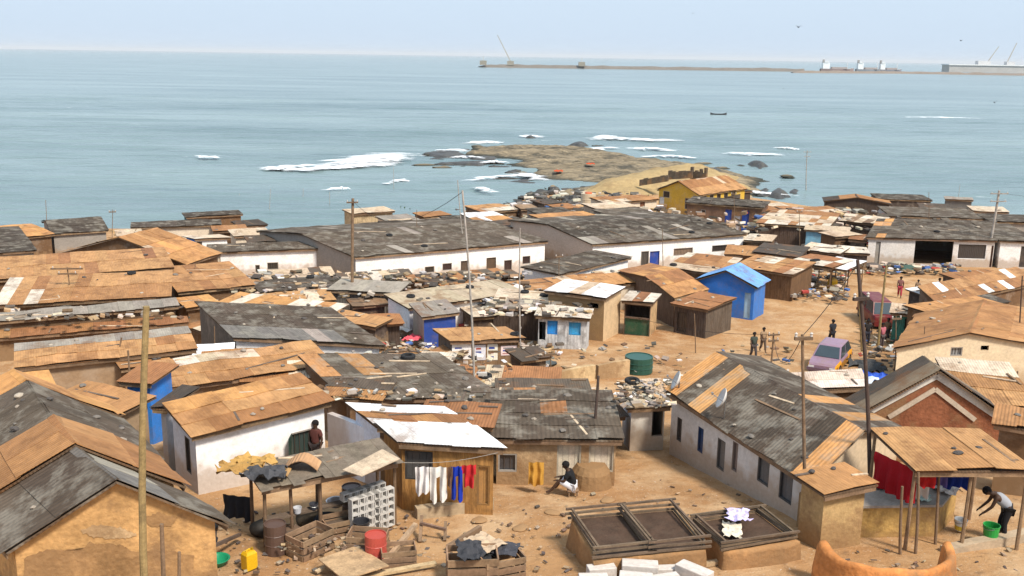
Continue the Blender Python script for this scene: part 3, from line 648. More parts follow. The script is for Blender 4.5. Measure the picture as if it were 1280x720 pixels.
far('dark tin shack beside the yellow house at the shore', (921, 240), (941, 239), (925, 234), DARK, W_DK, wm='wood')
r = H('yellow house with a tan gabled roof at the shore', (821, 237), (874, 244), (903, 219), 3.0, 1.4, 'end', TAN + PALE, {'f': (.60, .36, .05), 'r': (.55, .35, .05)},
      [('f', 829, 239, 837, 247, 'win', (.06, .04, .03)), ('f', 856, 248, 866, 262, 'win', (.07, .05, .04)), ('f', 824, 246, 830, 263, 'panel', W_WHITE)] + [('r', 878 + 9 * k, 245 - k * 1.6, 883 + 9 * k, 252 - k * 1.6, 'win', (.06, .04, .03)) for k in range(5)], maxW=14)
r = H('brown brick house with two blue doors and a dark roof', (856, 253), (955, 260), (872, 246), 2.9, .4, 'mono', DARK, {'f': (.16, .095, .065)}, [('f', 906, 262, 914, 288, 'door', (.02, .06, .30)), ('f', 927, 263, 936, 289, 'door', (.02, .06, .30)), ('f', 917, 270, 925, 289, 'panel', (.6, .6, .62)), ('f', 876, 262, 882, 270, 'win', W_DK)], rm='asbestos', wm='mud', maxW=7)
weigh(r, 'the dark roof of the brown brick house', 3, 3)
r = H('dark plank house with a pale tan tin roof by the brick house', (945, 279), (1036, 285), (966, 262), 2.5, .9, 'mono', PALE + TAN, {'f': (.09, .06, .045)}, wm='wood', maxW=9, alt=TAN)
weigh(r, 'the pale tan roof of the dark plank house', 5, 5)
H('sky blue walled shack squeezed beside the dark plank house', (1005, 287), (1062, 291), (1018, 280), 2.3, .3, 'mono', PALE, {'f': (.20, .42, .56)}, wm='paint', maxW=4, rise=.3) if False else H('sky blue walled shack squeezed beside the dark plank house', (1005, 287), (1062, 291), (1018, 282), 2.4, .3, 'mono', PALE, {'f': (.20, .42, .56)}, wm='paint', maxW=4)
H('narrow brown kiosk with a pale tan awning roof', (1044, 297), (1078, 294), (1046, 289), 2.4, .3, 'mono', PALE, {'f': W_BROWN}, [('f', 1050, 302, 1060, 318, 'door', (.12, .07, .04))], wm='wood', maxW=3)
H('dark shed with a low tan gable roof by the sea', (1030, 252), (1114, 256), (1072, 243), 2.3, .7, 'end', TAN + DARK, {'f': W_DK}, wm='wood', maxW=6)
far('long black roofed shed at the shore behind the shop row', (1098, 249), (1166, 251), (1105, 242), DARK, W_DK, rm='asbestos')
far('windowless grey block house on the far right shore', (1181, 249), (1217, 251), (1184, 246), LGREY, (.13, .125, .12), wm='concrete', h=2.5)
r = H('shop row with grey roof, white pillars and an open dark front', (1083, 297), (1247, 301), (1098, 272), 2.6, .9, 'mono', GREY, {'f': (.62, .58, .54)},
      [('f', 1094, 302, 1100, 330, 'panel', (.3, .27, .24)), ('f', 1143, 300, 1191, 330, 'open', W_DK), ('f', 1197, 305, 1233, 324, 'wwin', (.06, .055, .055)), ('f', 1238, 307, 1246, 334, 'door', (.12, .06, .04))], rm='asbestos', alt=ORA, ap=.03, maxW=11, name='shop_row', cat='shop')
weigh(r, 'the grey roof of the shop row', 7, 7, 1)
H('white house with a dark door at the end of the shop row', (1249, 301), (1300, 303), (1255, 277), 2.6, .9, 'mono', DARK + GREY, {'f': W_WHITE}, [('f', 1275, 308, 1290, 334, 'door', (.06, .05, .045))], rm='asbestos', maxW=9)
r = H('grey walled house standing behind the shop row', (1112, 270), (1230, 274), (1120, 259), 2.5, .5, 'mono', GREY, {'f': (.50, .48, .46)}, rm='asbestos', maxW=7)
H('far right house with a dark tin roof behind the shops', (1237, 277), (1300, 279), (1245, 268), 2.5, .5, 'mono', DARK, W_GREY, rm='asbestos', maxW=7)
r = H('scrap wood shack crowded against the shop row corner', (1048, 276), (1098, 281), (1055, 262), 2.3, .4, 'mono', WD + PALE, {'f': W_DK}, wm='wood', maxW=5); weigh(r, 'the scrap wood shack at the shop corner', 4, 6)
# middle
r = H('broad shack roof of pale rusty sheets above the blue shed', (833, 335), (905, 344), (860, 316), 2.2, .6, 'mono', PALE + TAN, W_BROWN, alt=RUST, ap=.2, maxW=7); weigh(r, 'the broad pale rusty roof', 5, 6, 1)
r = H('tan tin shack between the blue shed and the plank house', (915, 333), (992, 344), (925, 316), 2.2, .6, 'mono', TAN + PALE, W_BROWN, alt=RUST, ap=.2, maxW=7, wm='wood'); weigh(r, 'the tan tin shack by the blue shed', 5, 6)
r = H('dark open scrap stall at the corner of the road', (985, 327), (1040, 336), (990, 314), 2.1, .4, 'mono', PALE + RUST, None, rm='sheet', maxW=5, name='stall', cat='stall'); weigh(r, 'the scrap stall at the road corner', 4, 5, 2)
r = H('small stall with a curved white sheet roof by the road', (1020, 332), (1058, 338), (1024, 318), 2.0, .5, 'mono', WHITE + PALE, None, maxW=4, name='stall', cat='stall')
r = H('blue shed with a bright light blue gabled roof', (868, 351), (946, 361), (938, 337), 2.4, 1.0, 'end', BLUE, {'f': (.03, .15, .50), 'r': (.04, .17, .5)}, [('f', 930, 366, 938, 398, 'door', (.35, .52, .68))], wm='paint', name='shed', cat='shed', alt=BLUE, fascia=False, maxW=4.5, minW=3.2)
r = H('shed with a streaky rust orange gabled roof next to the kiosks', (843, 373), (886, 362), (806, 346), 2.1, .9, 'gable', ORA + RUST, {'f': W_BROWN, 'l': (.14, .09, .06)}, wm='wood', name='shed', cat='shed', maxW=9); weigh(r, 'the rust orange gabled roof', 3, 2)
r = H('low dark board shed with a patched grey roof', (838, 379), (885, 388), (926, 374), 2.0, .3, 'mono', LGREY + RUST, {'f': (.08, .06, .05), 'r': (.11, .085, .065)}, [('f', 846, 390, 858, 415, 'door', (.06, .045, .035))], wm='wood', name='shed', cat='shed', maxW=5, minW=3); weigh(r, 'the low board shed', 5, 5)
r = H('slatted kiosk with dark green lower boards', (776, 376), (817, 380), (843, 370), 2.3, .2, 'mono', PALE + RUST, {'f': (.13, .085, .06), 'r': (.48, .32, .17)}, [('f', 780, 399, 813, 419, 'panel', (.025, .075, .04)), ('f', 780, 382, 813, 397, 'open', W_DK)], wm='wood', name='kiosk', cat='kiosk', minW=2.4, maxW=4); weigh(r, 'the green boarded kiosk', 4, 4)
r = H('tall tan plywood kiosk with a flat whitish roof', (680, 364), (758, 374), (793, 361), 2.9, .2, 'mono', PALE + WHITE, {'f': (.30, .19, .09), 'r': (.58, .42, .25)}, [('f', 737, 379, 748, 385, 'open', W_DK)], wm='paint', name='kiosk', cat='kiosk', minW=2.4, maxW=4)
r = H('kiosk with a bright blue window panel and scrap roof', (668, 395), (738, 399), (676, 384), 2.0, .3, 'mono', PALE + LGREY, {'f': (.50, .50, .50), 'l': W_DK}, [('f', 684, 401, 697, 418, 'panel', (.03, .28, .72)), ('f', 671, 402, 682, 425, 'open', W_DK), ('f', 711, 403, 726, 419, 'panel', (.05, .33, .62))], wm='wood', name='kiosk', cat='kiosk', maxW=3, minW=2.2); weigh(r, 'the blue windowed kiosk', 4, 5)
r = H('ragged pale scrap roof shack behind the blue windowed kiosk', (612, 384), (700, 388), (622, 362), 2.1, .5, 'mono', PALE + LGREY, {'f': W_DK}, wm='wood', maxW=7, jag=.3); weigh(r, 'the ragged scrap roof', 9, 11, 2)
r = H('long beige roofed house with a yellow edge and whitewashed wall', (510, 386), (656, 366), (500, 366), 2.2, .6, 'mono', [(.36, .29, .2), (.4, .32, .22)], W_WHITE, alt=[(.55, .34, .08)], ap=.1, maxW=7); weigh(r, 'the long beige roof', 8, 7, 2)
r = H('grey board shed with one pale panel behind the rubbish heap', (408, 363), (497, 368), (440, 350), 2.2, .4, 'mono', LGREY + GREY, {'f': (.14, .125, .11), 'l': W_GREY}, [('f', 467, 374, 484, 394, 'panel', (.42, .38, .32))], wm='wood', maxW=6, rm='asbestos', name='shed', cat='shed'); weigh(r, 'the grey board shed', 4, 4)
r = H('low dark flat roof with rust red wall below the white house', (325, 366), (425, 356), (350, 350), 2.0, .4, 'mono', DARK + GREY, {'f': (.26, .09, .035)}, rm='asbestos', maxW=6); weigh(r, 'the low dark flat roof', 5, 5, 1)
r = H('jumbled tan roof shack in front of the row house windows', (425, 354), (520, 349), (440, 341), 1.9, .4, 'mono', TAN + GREY, W_BROWN, alt=PALE, ap=.3, maxW=6, jag=.3); weigh(r, 'the jumbled tan roof', 6, 8)
r = H('low patched roof in front of the row house doors', (520, 357), (640, 347), (530, 343), 1.9, .4, 'mono', PALE + TAN, W_BROWN, alt=GREY, ap=.3, maxW=6, jag=.3); weigh(r, 'the low patched roof by the row doors', 6, 8, 1)
r = H('navy blue shack under a tilted grey scrap roof', (527, 397), (575, 391), (511, 380), 2.05, .4, 'mono', LGREY + PALE, {'f': (.02, .055, .25), 'l': (.35, .30, .24)}, wm='paint', maxW=4, minW=2.4); weigh(r, 'the navy blue shack', 3, 3)
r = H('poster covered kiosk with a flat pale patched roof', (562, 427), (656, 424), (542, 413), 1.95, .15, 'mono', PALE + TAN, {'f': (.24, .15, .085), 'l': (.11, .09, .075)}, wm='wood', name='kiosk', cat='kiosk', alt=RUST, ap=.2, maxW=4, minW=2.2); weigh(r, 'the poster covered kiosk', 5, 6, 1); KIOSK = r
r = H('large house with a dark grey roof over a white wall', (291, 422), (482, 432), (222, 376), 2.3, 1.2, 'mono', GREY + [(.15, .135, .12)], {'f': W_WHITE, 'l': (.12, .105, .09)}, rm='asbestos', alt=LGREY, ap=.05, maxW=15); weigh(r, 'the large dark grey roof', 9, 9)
# centre
r = H('low tan roofed house with pale strips beside the blue screens', (208, 486), (418, 457), (190, 452), 2.0, .5, 'mono', TAN, {'f': (.28, .17, .09)}, alt=PALE, ap=.2, rows=[TAN, TAN, PALE + TAN]); weigh(r, 'the low tan roof with pale strips', 10, 6)
r = H('wide rusty patchwork roof below the poster kiosk', (478, 478), (700, 487), (450, 452), 1.3, .5, 'mono', ORA + RUST, W_BROWN, alt=GREY + PALE, ap=.25, maxW=8, jag=.3); weigh(r, 'the wide rusty patchwork roof', 10, 12, 1)
r = H('long grey roofed house with rust patches in the middle', (432, 500), (628, 496), (372, 445), 1.8, .7, 'mono', GREY, W_BROWN, rm='asbestos', alt=RUST + TAN, ap=.22, maxW=10, jag=.2); weigh(r, 'the long grey rust patched roof', 14, 14, 1)
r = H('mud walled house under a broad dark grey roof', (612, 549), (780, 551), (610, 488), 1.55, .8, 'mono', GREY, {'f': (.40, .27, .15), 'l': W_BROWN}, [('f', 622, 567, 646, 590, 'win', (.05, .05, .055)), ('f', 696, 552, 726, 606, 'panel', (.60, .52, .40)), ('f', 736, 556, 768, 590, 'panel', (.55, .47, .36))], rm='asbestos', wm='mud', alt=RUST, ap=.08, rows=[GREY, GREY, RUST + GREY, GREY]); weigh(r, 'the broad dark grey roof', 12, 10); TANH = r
r = H('white washed house with a broad tan tin roof and open shutter', (238, 546), (416, 502), (203, 506), 2.1, .9, 'mono', TAN, {'f': (.82, .80, .79), 'l': W_BWHITE}, [('f', 364, 538, 394, 573, 'win', (.03, .045, .04)), ('l', 232, 548, 238, 590, 'door', (.08, .075, .07))], rows=[TAN, TAN, ORA + TAN]); weigh(r, 'the broad tan roof of the white house', 3, 3); WHITEH = r  # left wall tint carries the bluish shade of the side turned from the sun
r = H('house with a white sheet roof and pale blue side wall', (470, 534), (600, 540), (416, 503), 2.05, .5, 'mono', WHITE, {'f': W_BROWN, 'l': (.62, .66, .76)}, rows=[WHITE + RUST, RUST + TAN, WHITE], alt=RUST, ap=.3, wm='plaster', maxW=8); weigh(r, 'the white sheet roof', 4, 5)
r = H('orange brown plank shed with a white corrugated roof', (497, 554), (632, 562), (466, 530), 2.05, .35, 'mono', WHITE, {'f': (.36, .185, .06), 'l': (.30, .15, .05)}, [('f', 506, 564, 541, 600, 'shut', (.075, .07, .068)), ('f', 596, 582, 612, 632, 'door', (.40, .21, .07))], wm='wood', name='shed', cat='shed', maxW=4); SHED = r
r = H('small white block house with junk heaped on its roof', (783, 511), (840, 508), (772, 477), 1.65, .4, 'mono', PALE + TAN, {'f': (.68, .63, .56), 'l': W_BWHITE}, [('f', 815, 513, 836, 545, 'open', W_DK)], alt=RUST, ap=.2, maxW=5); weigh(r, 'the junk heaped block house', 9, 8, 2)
r = H('blue panelled screen shack behind the tall wooden pole', (147, 477), (190, 480), (152, 470), 2.3, .2, 'mono', RUST, {'f': (.03, .19, .58)}, [('f', 150, 484, 158, 500, 'panel', (.06, .27, .68))], wm='paint', maxW=3, minW=2); 
r = H('narrow grey walled passage house beside the white house', (188, 510), (210, 512), (190, 500), 2.2, .2, 'mono', DARK, {'f': (.40, .40, .42)}, [('f', 190, 516, 206, 566, 'door', (.015, .075, .10))], maxW=3, minW=2)
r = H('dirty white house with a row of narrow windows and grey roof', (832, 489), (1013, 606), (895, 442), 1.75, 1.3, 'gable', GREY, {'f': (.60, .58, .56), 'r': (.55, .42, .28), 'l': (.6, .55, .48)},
      [('f', 846, 522, 852, 552, 'shut', (.10, .09, .085)), ('f', 872, 534, 879, 566, 'shut', (.03, .07, .18)), ('f', 896, 549, 906, 588, 'shut', (.16, .15, .14)), ('f', 915, 552, 922, 590, 'shut', (.26, .21, .19)), ('f', 947, 562, 962, 606, 'shut', (.12, .12, .12)), ('f', 974, 583, 991, 628, 'shut', (.11, .11, .115))],
      rm='asbestos', alt=ORA + TAN, ap=.16, name='row_house'); weigh(r, 'the grey roof of the house with narrow windows', 12, 9); RIGHTH = r
# right side
r = H('tan tin roof beside the road with a white sheet patch', (1172, 381), (1300, 353), (1195, 349), 2.3, .7, 'mono', TAN, W_BROWN, alt=WHITE, ap=.14, maxW=8); weigh(r, 'the tan roof beside the road', 5, 7)
r = H('cream walled house under a wide plain tan gable roof', (1116, 437), (1302, 433), (1230, 376), 2.2, .75, 'end', TAN, skew=True, walls={'f': (.62, .50, .34)}, ops=[('f', 1188, 434, 1203, 445, 'win', (.25, .25, .25)), ('f', 1226, 432, 1236, 438, 'open', W_DK)], maxW=13, name='house'); weigh(r, 'the wide plain tan gable roof', 6, 4); weigh(r, 'the wide plain tan gable roof', 3, 2, side=1)
r = H('tan tin roof with a pale edge below the cream walled house', (1196, 503), (1300, 512), (1190, 449), 2.1, .8, 'mono', TAN, W_BROWN, maxW=8, rows=[TAN, TAN, PALE]); weigh(r, 'the tan roof with a pale edge', 3, 4)
r = H('gabled house with whitewashed boards over a red brown gable', (1072, 520), (1264, 526), (1190, 448), 1.7, 1.7, 'end', [(.12, .095, .07), (.2, .15, .1), (.07, .055, .042)], {'f': (.24, .09, .045)}, wm='mud', name='house', maxW=5); GABH = r
r = H('lean-to with long pink white sheets beside the taxi', (990, 490), (1086, 484), (984, 468), 1.9, .4, 'mono', [(.68, .56, .47), (.62, .48, .38)], W_BROWN, maxW=5, sw=3, sl=.8); weigh(r, 'the pink white sheet lean-to', 2, 3)
r = H('open canopy with a flat tan roof over the washing place', (1143, 589), (1292, 589), (1088, 537), 2.25, .35, 'mono', TAN, None, maxW=5.5, name='canopy', cat='canopy', sw=1.2, posts=((.02, .06), (.5, .06), (.98, .06), (.02, .94), (.5, .94), (.98, .94))); weigh(r, 'the flat tan canopy', 6, 3, dark=True); CANOPY = r
r = H('lower tan strip roof between the grey roof and the canopy', (1030, 620), (1098, 606), (1010, 588), 1.7, .25, 'mono', TAN + GREY, {'f': (.42, .28, .13)}, maxW=3.5, wm='mud'); weigh(r, 'the lower tan strip roof', 3, 3)
r = H('small mint green stall with a white roof by the red minibus', (1112, 391), (1168, 397), (1118, 380), 2.1, .3, 'mono', WHITE + PALE, {'f': (.05, .18, .14)}, [('f', 1130, 399, 1150, 425, 'open', W_DK)], wm='wood', maxW=3, name='stall', cat='stall'); weigh(r, 'the mint green stall', 4, 5)
r = H('roadside stall heaped with white sheets near the tan roof', (1158, 371), (1198, 366), (1162, 358), 2.0, .4, 'mono', WHITE + PALE, W_DK, maxW=3, name='stall', cat='stall'); weigh(r, 'the stall heaped with white sheets', 3, 4)
# left foreground row: one attached gabled row in four stepped lengths
r1 = H('mud walled gabled house with a cracked grey roof, nearest corner', (8, 692), (287, 657), (95, 562), 1.7, 1.35, 'end', GREY + [(.15, .135, .12)], skew=True, walls={'f': (.50, .29, .12)}, rm='asbestos', wm='mud', alt=LGREY, ap=.12, sw=1.1, sl=1.5, maxW=6, name='house'); weigh(r1, 'the cracked grey gable roof', 2, 1)
# the three further lengths of the foreground row follow the first one's axis
def row_next(prev, frac_w, dz, ridge_px, label, pal, rm, rise, **k):
    A0 = prev['A'] + prev['nn'] * prev['W']; B0 = prev['B'] + prev['nn'] * prev['W']; c = (A0 + B0) / 2
    A1 = c + (A0 - c) * frac_w + Vector((0, 0, dz)); B1 = c + (B0 - c) * frac_w + Vector((0, 0, dz))
    d = ray(*ridge_px); zr_ = A1.z + rise; t = (zr_ - CAM.z) / d.z; e = (CAM + d * t) - (A1 + B1) / 2; e.z = 0; W = e.length; SK_ = e.normalized()
    return H(label, None, None, None, 0, rise, 'end', pal, {'f': (.46, .28, .13)}, world=(A1, B1, max(1.2, W), SK_), rm=rm, wm='mud', name='house', **k)
r2 = row_next(r1, 1.04, .12, (67, 521), 'tan tin roofed house joined behind the cracked grey gable roof', TAN, 'sheet', 1.35, sw=1.2, sl=1.4); weigh(r2, 'the tan roof joined to the grey gable', 1, 0)
r3 = row_next(r2, 1.0, -.12, (33, 479), 'pebble strewn grey roofed house joined behind the tan gable roof', GREY, 'asbestos', 1.3, sw=1.1, sl=1.5); weigh(r3, 'the pebble strewn grey roof', 12, 0, side=0); weigh(r3, 'the pebble strewn grey roof', 8, 1, side=1)
r4 = row_next(r3, 1.0, .1, (18, 465), 'tan roofed house at the far end of the joined gabled row', TAN + ORA, 'sheet', 1.25, sw=1.2, sl=1.4)
# darker mud coat with a ragged upper edge over the foot of the gable, and pale patches where it broke away
def wall_patch(rec, px, th, tint, name):
    i = .22; p0 = rec['pt'](i, i, rec['z0']); u = rec['u']; nf = Vector((-u.y, u.x, 0)); nf = nf if nf.dot(rec['nn']) > 0 else -nf; fr = []
    for k in range(len(px)):
        a, b = px[k], px[(k + 1) % len(px)]
        for t in range(8):
            x, y = a[0] + (b[0] - a[0]) * t / 8 + random.uniform(-1.5, 1.5), a[1] + (b[1] - a[1]) * t / 8 + random.uniform(-1.5, 1.5)
            r_ = ray(x, y); fr.append(CAM + r_ * ((p0 - CAM).dot(nf) / r_.dot(nf)) - nf * .004)
    mb = MB(); mb.poly(fr, tint); fo = [p - nf * th for p in fr]; mb.poly(fo, tint)
    for k in range(len(fr)): mb.poly([fr[k], fr[(k + 1) % len(fr)], fo[(k + 1) % len(fr)], fo[k]], tint)
    mb.build(name, 'mud', rec['root'])
wall_patch(r1, [(28, 760), (30, 697), (62, 686), (100, 688), (112, 678), (150, 681), (172, 690), (205, 688), (243, 694), (243, 760)], .02, (.33, .19, .085), 'mud_coat')
wall_patch(r1, [(100, 664), (118, 656), (150, 659), (172, 668), (150, 674), (120, 672)], .012, (.58, .40, .22), 'plaster_patch')
wall_patch(r1, [(176, 648), (200, 640), (222, 648), (212, 658), (188, 657)], .012, (.42, .24, .10), 'plaster_patch')
# ---------------------------------------------------------------- fillers: shacks crowded between the named ones
def fill(lab, A, B, C, pal, wall, h=2.0, rise=.5, typ='mono', st=4, pl=5, ty=0, **k):
    r = H(lab, A, B, C, h, rise, typ, pal, wall, minW=k.pop('minW', 1.6), maxW=k.pop('maxW', 7), jag=.25, **k)
    weigh(r, 'the roof of the ' + ' '.join(lab.split()[:5]), st, pl, ty); return r
fill('orange tin shack directly below the long white wall', (250, 464), (400, 455), (285, 440), ORA + TAN, {'f': W_BROWN}, h=1.7, st=10, pl=5, alt=PALE, ap=.15)
fill('grey and rust tin shack beside the orange tin shack', (400, 462), (500, 462), (385, 443), GREY + RUST, {'f': W_BROWN}, h=1.7, st=6, pl=8, rm='asbestos')
fill('striped grey and pale roof shack below the rubbish heap', (470, 452), (560, 460), (440, 436), GREY + PALE, {'f': W_BROWN}, h=1.6, st=7, pl=10, rm='asbestos', alt=ORA, ap=.3)
fill('narrow tan tin lean-to between dark gable and grey shed', (318, 384), (420, 376), (330, 368), TAN + PALE, {'f': (.28, .10, .04)}, h=1.8, st=5, pl=6)
fill('pale ragged lean-to at the end of the dark gable', (400, 398), (470, 410), (402, 384), PALE + TAN, {'f': W_DK}, h=1.6, st=5, pl=8)
fill('brown scrap hut facing the rubbish heap', (440, 408), (505, 404), (446, 396), WD + RUST, {'f': W_DK}, h=1.5, st=5, pl=7, wm='wood')
fill('tan scrap hut against the long white row wall', (330, 350), (420, 345), (338, 338), PALE + GREY, {'f': W_CREAM}, h=1.8, st=4, pl=5)
fill('rusty shack wedged between the lean roof and kiosks', (650, 366), (742, 356), (664, 350), PALE + TAN, {'f': W_BROWN}, h=1.9, st=5, pl=7)
fill('pale tin shack squeezed behind the tall plywood kiosk', (740, 360), (818, 352), (750, 344), PALE + ORA, {'f': W_CREAM}, h=1.9, st=4, pl=5)
fill('rusty roofed hut beside the sky blue wall', (1000, 312), (1050, 318), (1008, 303), RUST + PALE, {'f': W_DK}, h=1.8, st=4, pl=5, wm='wood')
fill('dark scrap shelter below the plank house', (940, 316), (1000, 322), (946, 303), DARK + PALE, {'f': W_DK}, h=1.9, st=4, pl=6, wm='wood')
fill('orange tin shack at the corner above the gabled row', (-10, 496), (70, 484), (20, 470), ORA, {'f': W_BROWN}, h=1.9, st=1, pl=1)
fill('tan strip roof shack above the pebble strewn roof', (62, 500), (150, 520), (85, 478), TAN, {'f': (.30, .21, .13)}, h=1.8, st=1, pl=1)
fill('brown tin shack above the broad tan roof', (300, 478), (420, 470), (300, 460), TAN + ORA, {'f': W_BROWN}, h=1.9, st=6, pl=6, alt=PALE, ap=.2)
fill('weathered tan shack on the slope above the white sheets', (400, 494), (480, 500), (385, 470), PALE + TAN, {'f': W_BROWN}, h=1.8, st=6, pl=6, rows=[TAN, GREY])
fill('rust brown lean-to joined to the white sheet roof', (520, 528), (618, 534), (500, 510), RUST + PALE, {'f': W_BROWN}, h=2.0, st=5, pl=6)
fill('long dark tin roof behind the broad grey roof', (560, 512), (730, 510), (580, 490), DARK + GREY, {'f': W_BROWN}, h=1.7, st=8, pl=9, rm='asbestos', alt=RUST, ap=.2)
fill('tan tin shack along the far side of the right lane', (1228, 440), (1300, 428), (1236, 412), TAN, {'f': W_BROWN}, h=2.4, st=2, pl=2) if False else None
fill('wide tan roof stretching behind the cream walled house', (1206, 408), (1300, 395), (1212, 372), TAN + ORA, {'f': W_BROWN}, h=2.2, st=3, pl=4)
fill('grey strip roof between the two tan roadside roofs', (1152, 396), (1262, 378), (1160, 386), GREY + DARK, {'f': W_BROWN}, h=2.2, st=2, pl=5, rm='asbestos')
fill('tan roof shack under the dark pipe on the right', (1240, 530), (1300, 540), (1236, 505), TAN, {'f': W_BROWN}, h=2.2, st=2, pl=2)
for lab, A, B, C, pal, wall in [
    ('dark tin hut behind the teal shack by the sea', (300, 284), (335, 281), (303, 276), DARK, W_GREY), ('pale flat roofed hut beside the blue walled house', (292, 296), (340, 293), (296, 287), PALE, W_CREAM),
    ('rust roofed hut between the beige house and blue wall', (266, 290), (310, 288), (270, 283), RUST + TAN, W_BROWN), ('white walled hut below the blue walled house', (170, 302), (216, 300), (174, 294), PALE, W_WHITE),
    ('grey hut behind the verge of the long row roof', (310, 304), (345, 302), (314, 297), GREY, W_GREY), ('brown hut with pale roof by the grey gable', (146, 296), (180, 294), (150, 288), PALE, W_BROWN),
    ('cream hut just right of the ribbed board house', (500, 283), (528, 281), (502, 274), PALE, W_CREAM), ('pale scrap hut on the rubble shore', (604, 266), (650, 262), (606, 256), PALE + TAN, W_BROWN),
    ('tiny dark hut on the rubble below the rock shelf', (680, 256), (704, 254), (682, 249), DARK, W_DK), ('brown hut near the orange lidded tank', (700, 262), (726, 260), (702, 255), TAN, W_BROWN),
    ('tan hut between the tank and the yellow house', (756, 254), (790, 252), (758, 246), TAN + PALE, W_CREAM), ('grey hut in front of the yellow house gable', (800, 280), (846, 276), (804, 270), GREY, W_CREAM),
    ('dark hut behind the brown brick house', (880, 246), (925, 248), (884, 241), DARK, W_BROWN), ('rusty hut above the dark plank house', (955, 264), (1000, 262), (958, 255), RUST + PALE, W_BROWN),
    ('pale hut under the low tan gable shed', (1010, 268), (1060, 266), (1012, 259), PALE + TAN, W_BROWN), ('grey hut between the black shed and block house', (1150, 260), (1190, 262), (1152, 254), GREY, W_GREY),
    ('cream hut next to the grey block house', (1216, 264), (1262, 266), (1220, 258), PALE, W_CREAM), ('low rust hut at the end of the second row roof', (930, 300), (965, 303), (934, 292), RUST + PALE, W_BROWN),
    ('brown hut leaning on the end of the blue doors house', (940, 272), (968, 276), (944, 266), PALE + RUST, W_BROWN), ('scrap hut by the corner pillar of the shops', (1060, 300), (1084, 302), (1062, 292), PALE + RUST, W_DK)]:
    r = far(lab, A, B, C, pal, wall, rise=.5); weigh(r, 'the ' + lab, 1, 2)
# ---------------------------------------------------------------- windows shutter, posters, boards
def wall_quad(rec, side, x0, y0, x1, y1, off, th=.02):
    i = .22; L, W = rec['L'], rec['W']; st = {'f': (i, i), 'l': (i, W - i), 'r': (L - i, i)}[side]
    p0 = rec['pt'](*st, rec['z0']); u, nn = rec['u'], rec['nn']; nf = Vector((-u.y, u.x, 0)); nf = nf if nf.dot(nn) > 0 else -nf; ul = Vector((nn.y, -nn.x, 0)); ul = ul if ul.dot(u) > 0 else -ul; o_ = {'f': -nf, 'l': -ul, 'r': ul}[side]
    def hit(x, y):
        r_ = ray(x, y); return CAM + r_ * ((p0 - CAM).dot(o_) / r_.dot(o_))
    a, b = hit(x0, (y0 + y1) / 2), hit(x1, (y0 + y1) / 2); z1 = hit((x0 + x1) / 2, y0).z; z0 = hit((x0 + x1) / 2, y1).z
    q = [Vector((a.x, a.y, z0)), Vector((b.x, b.y, z0)), Vector((b.x, b.y, z1)), Vector((a.x, a.y, z1))]
    return [p + o_ * off for p in q], o_
for x0, y0, x1, y1, tn in [(565, 430, 589, 449, (.75, .73, .72)), (593, 431, 607, 450, (.62, .62, .68)), (609, 430, 622, 450, (.75, .72, .62)), (626, 432, 646, 444, (.78, .62, .6)), (566, 451, 585, 456, (.5, .45, .4))]:
    q, o_ = wall_quad(KIOSK, 'f', x0, y0, x1, y1, .01); mb = MB(); mb.hexa(q + [p + o_ * .012 for p in q], tn)
    c = sum(q, Vector()) / 4; ex = (q[1] - q[0]); ez = (q[3] - q[0])
    for k in range(3):
        a = q[0] + ex * (.1 + .02 * k) + ez * (.15 + .27 * k) + o_ * .013; cc = random.choice([(.05, .08, .3), (.35, .08, .06), (.5, .4, .06), (.2, .2, .22)])
        w_ = ex * random.uniform(.3, .75); hh = ez * random.uniform(.08, .2); mb.poly([a, a + w_, a + w_ + hh, a + hh], cc)
    mb.build('poster', 'paint', KIOSK['root'])
# open shutter on the white house window
q, o_ = wall_quad(WHITEH, 'f', 364, 538, 394, 573, .02); mb = MB(); a, d = q[0], q[3]; wv = (q[1] - q[0]); sw_ = (o_ * .75 + wv.normalized() * -.65).normalized() * wv.length * .5
mb.hexa([a, a + sw_, a + sw_ + o_ * .0 + wv.normalized() * .03, a + wv.normalized() * .03] + [p + (d - a) for p in (a, a + sw_, a + sw_ + wv.normalized() * .03, a + wv.normalized() * .03)], (.02, .045, .035)); mb.build('shutter', 'paint', WHITEH['root'])
# whitewashed boards on the red brown gable
for sg in (0, 1):
    L, W, z0 = GABH['L'], GABH['W'], GABH['z0']; pt = GABH['pt']; rise = GABH['rise']
    for k, t0 in enumerate((.05, .34)):
        mb = MB(); a0 = (L * .5, z0 + rise * (.92 - t0)); a1 = (L * (.03 + t0 * .55) if sg == 0 else L * (.97 - t0 * .55), z0 + .02 - .1 * k)
        p, q_ = pt(a0[0], .22, a0[1]) - GABH['nn'] * .03, pt(a1[0], .22, a1[1]) - GABH['nn'] * .03
        mb.bar(p, q_, .04, .24 - .08 * k, [(.62, .57, .50), (.5, .40, .30)][k], up=-GABH['nn'].cross((q_ - p).normalized())); mb.build('gable_board', 'paint', GABH['root'])
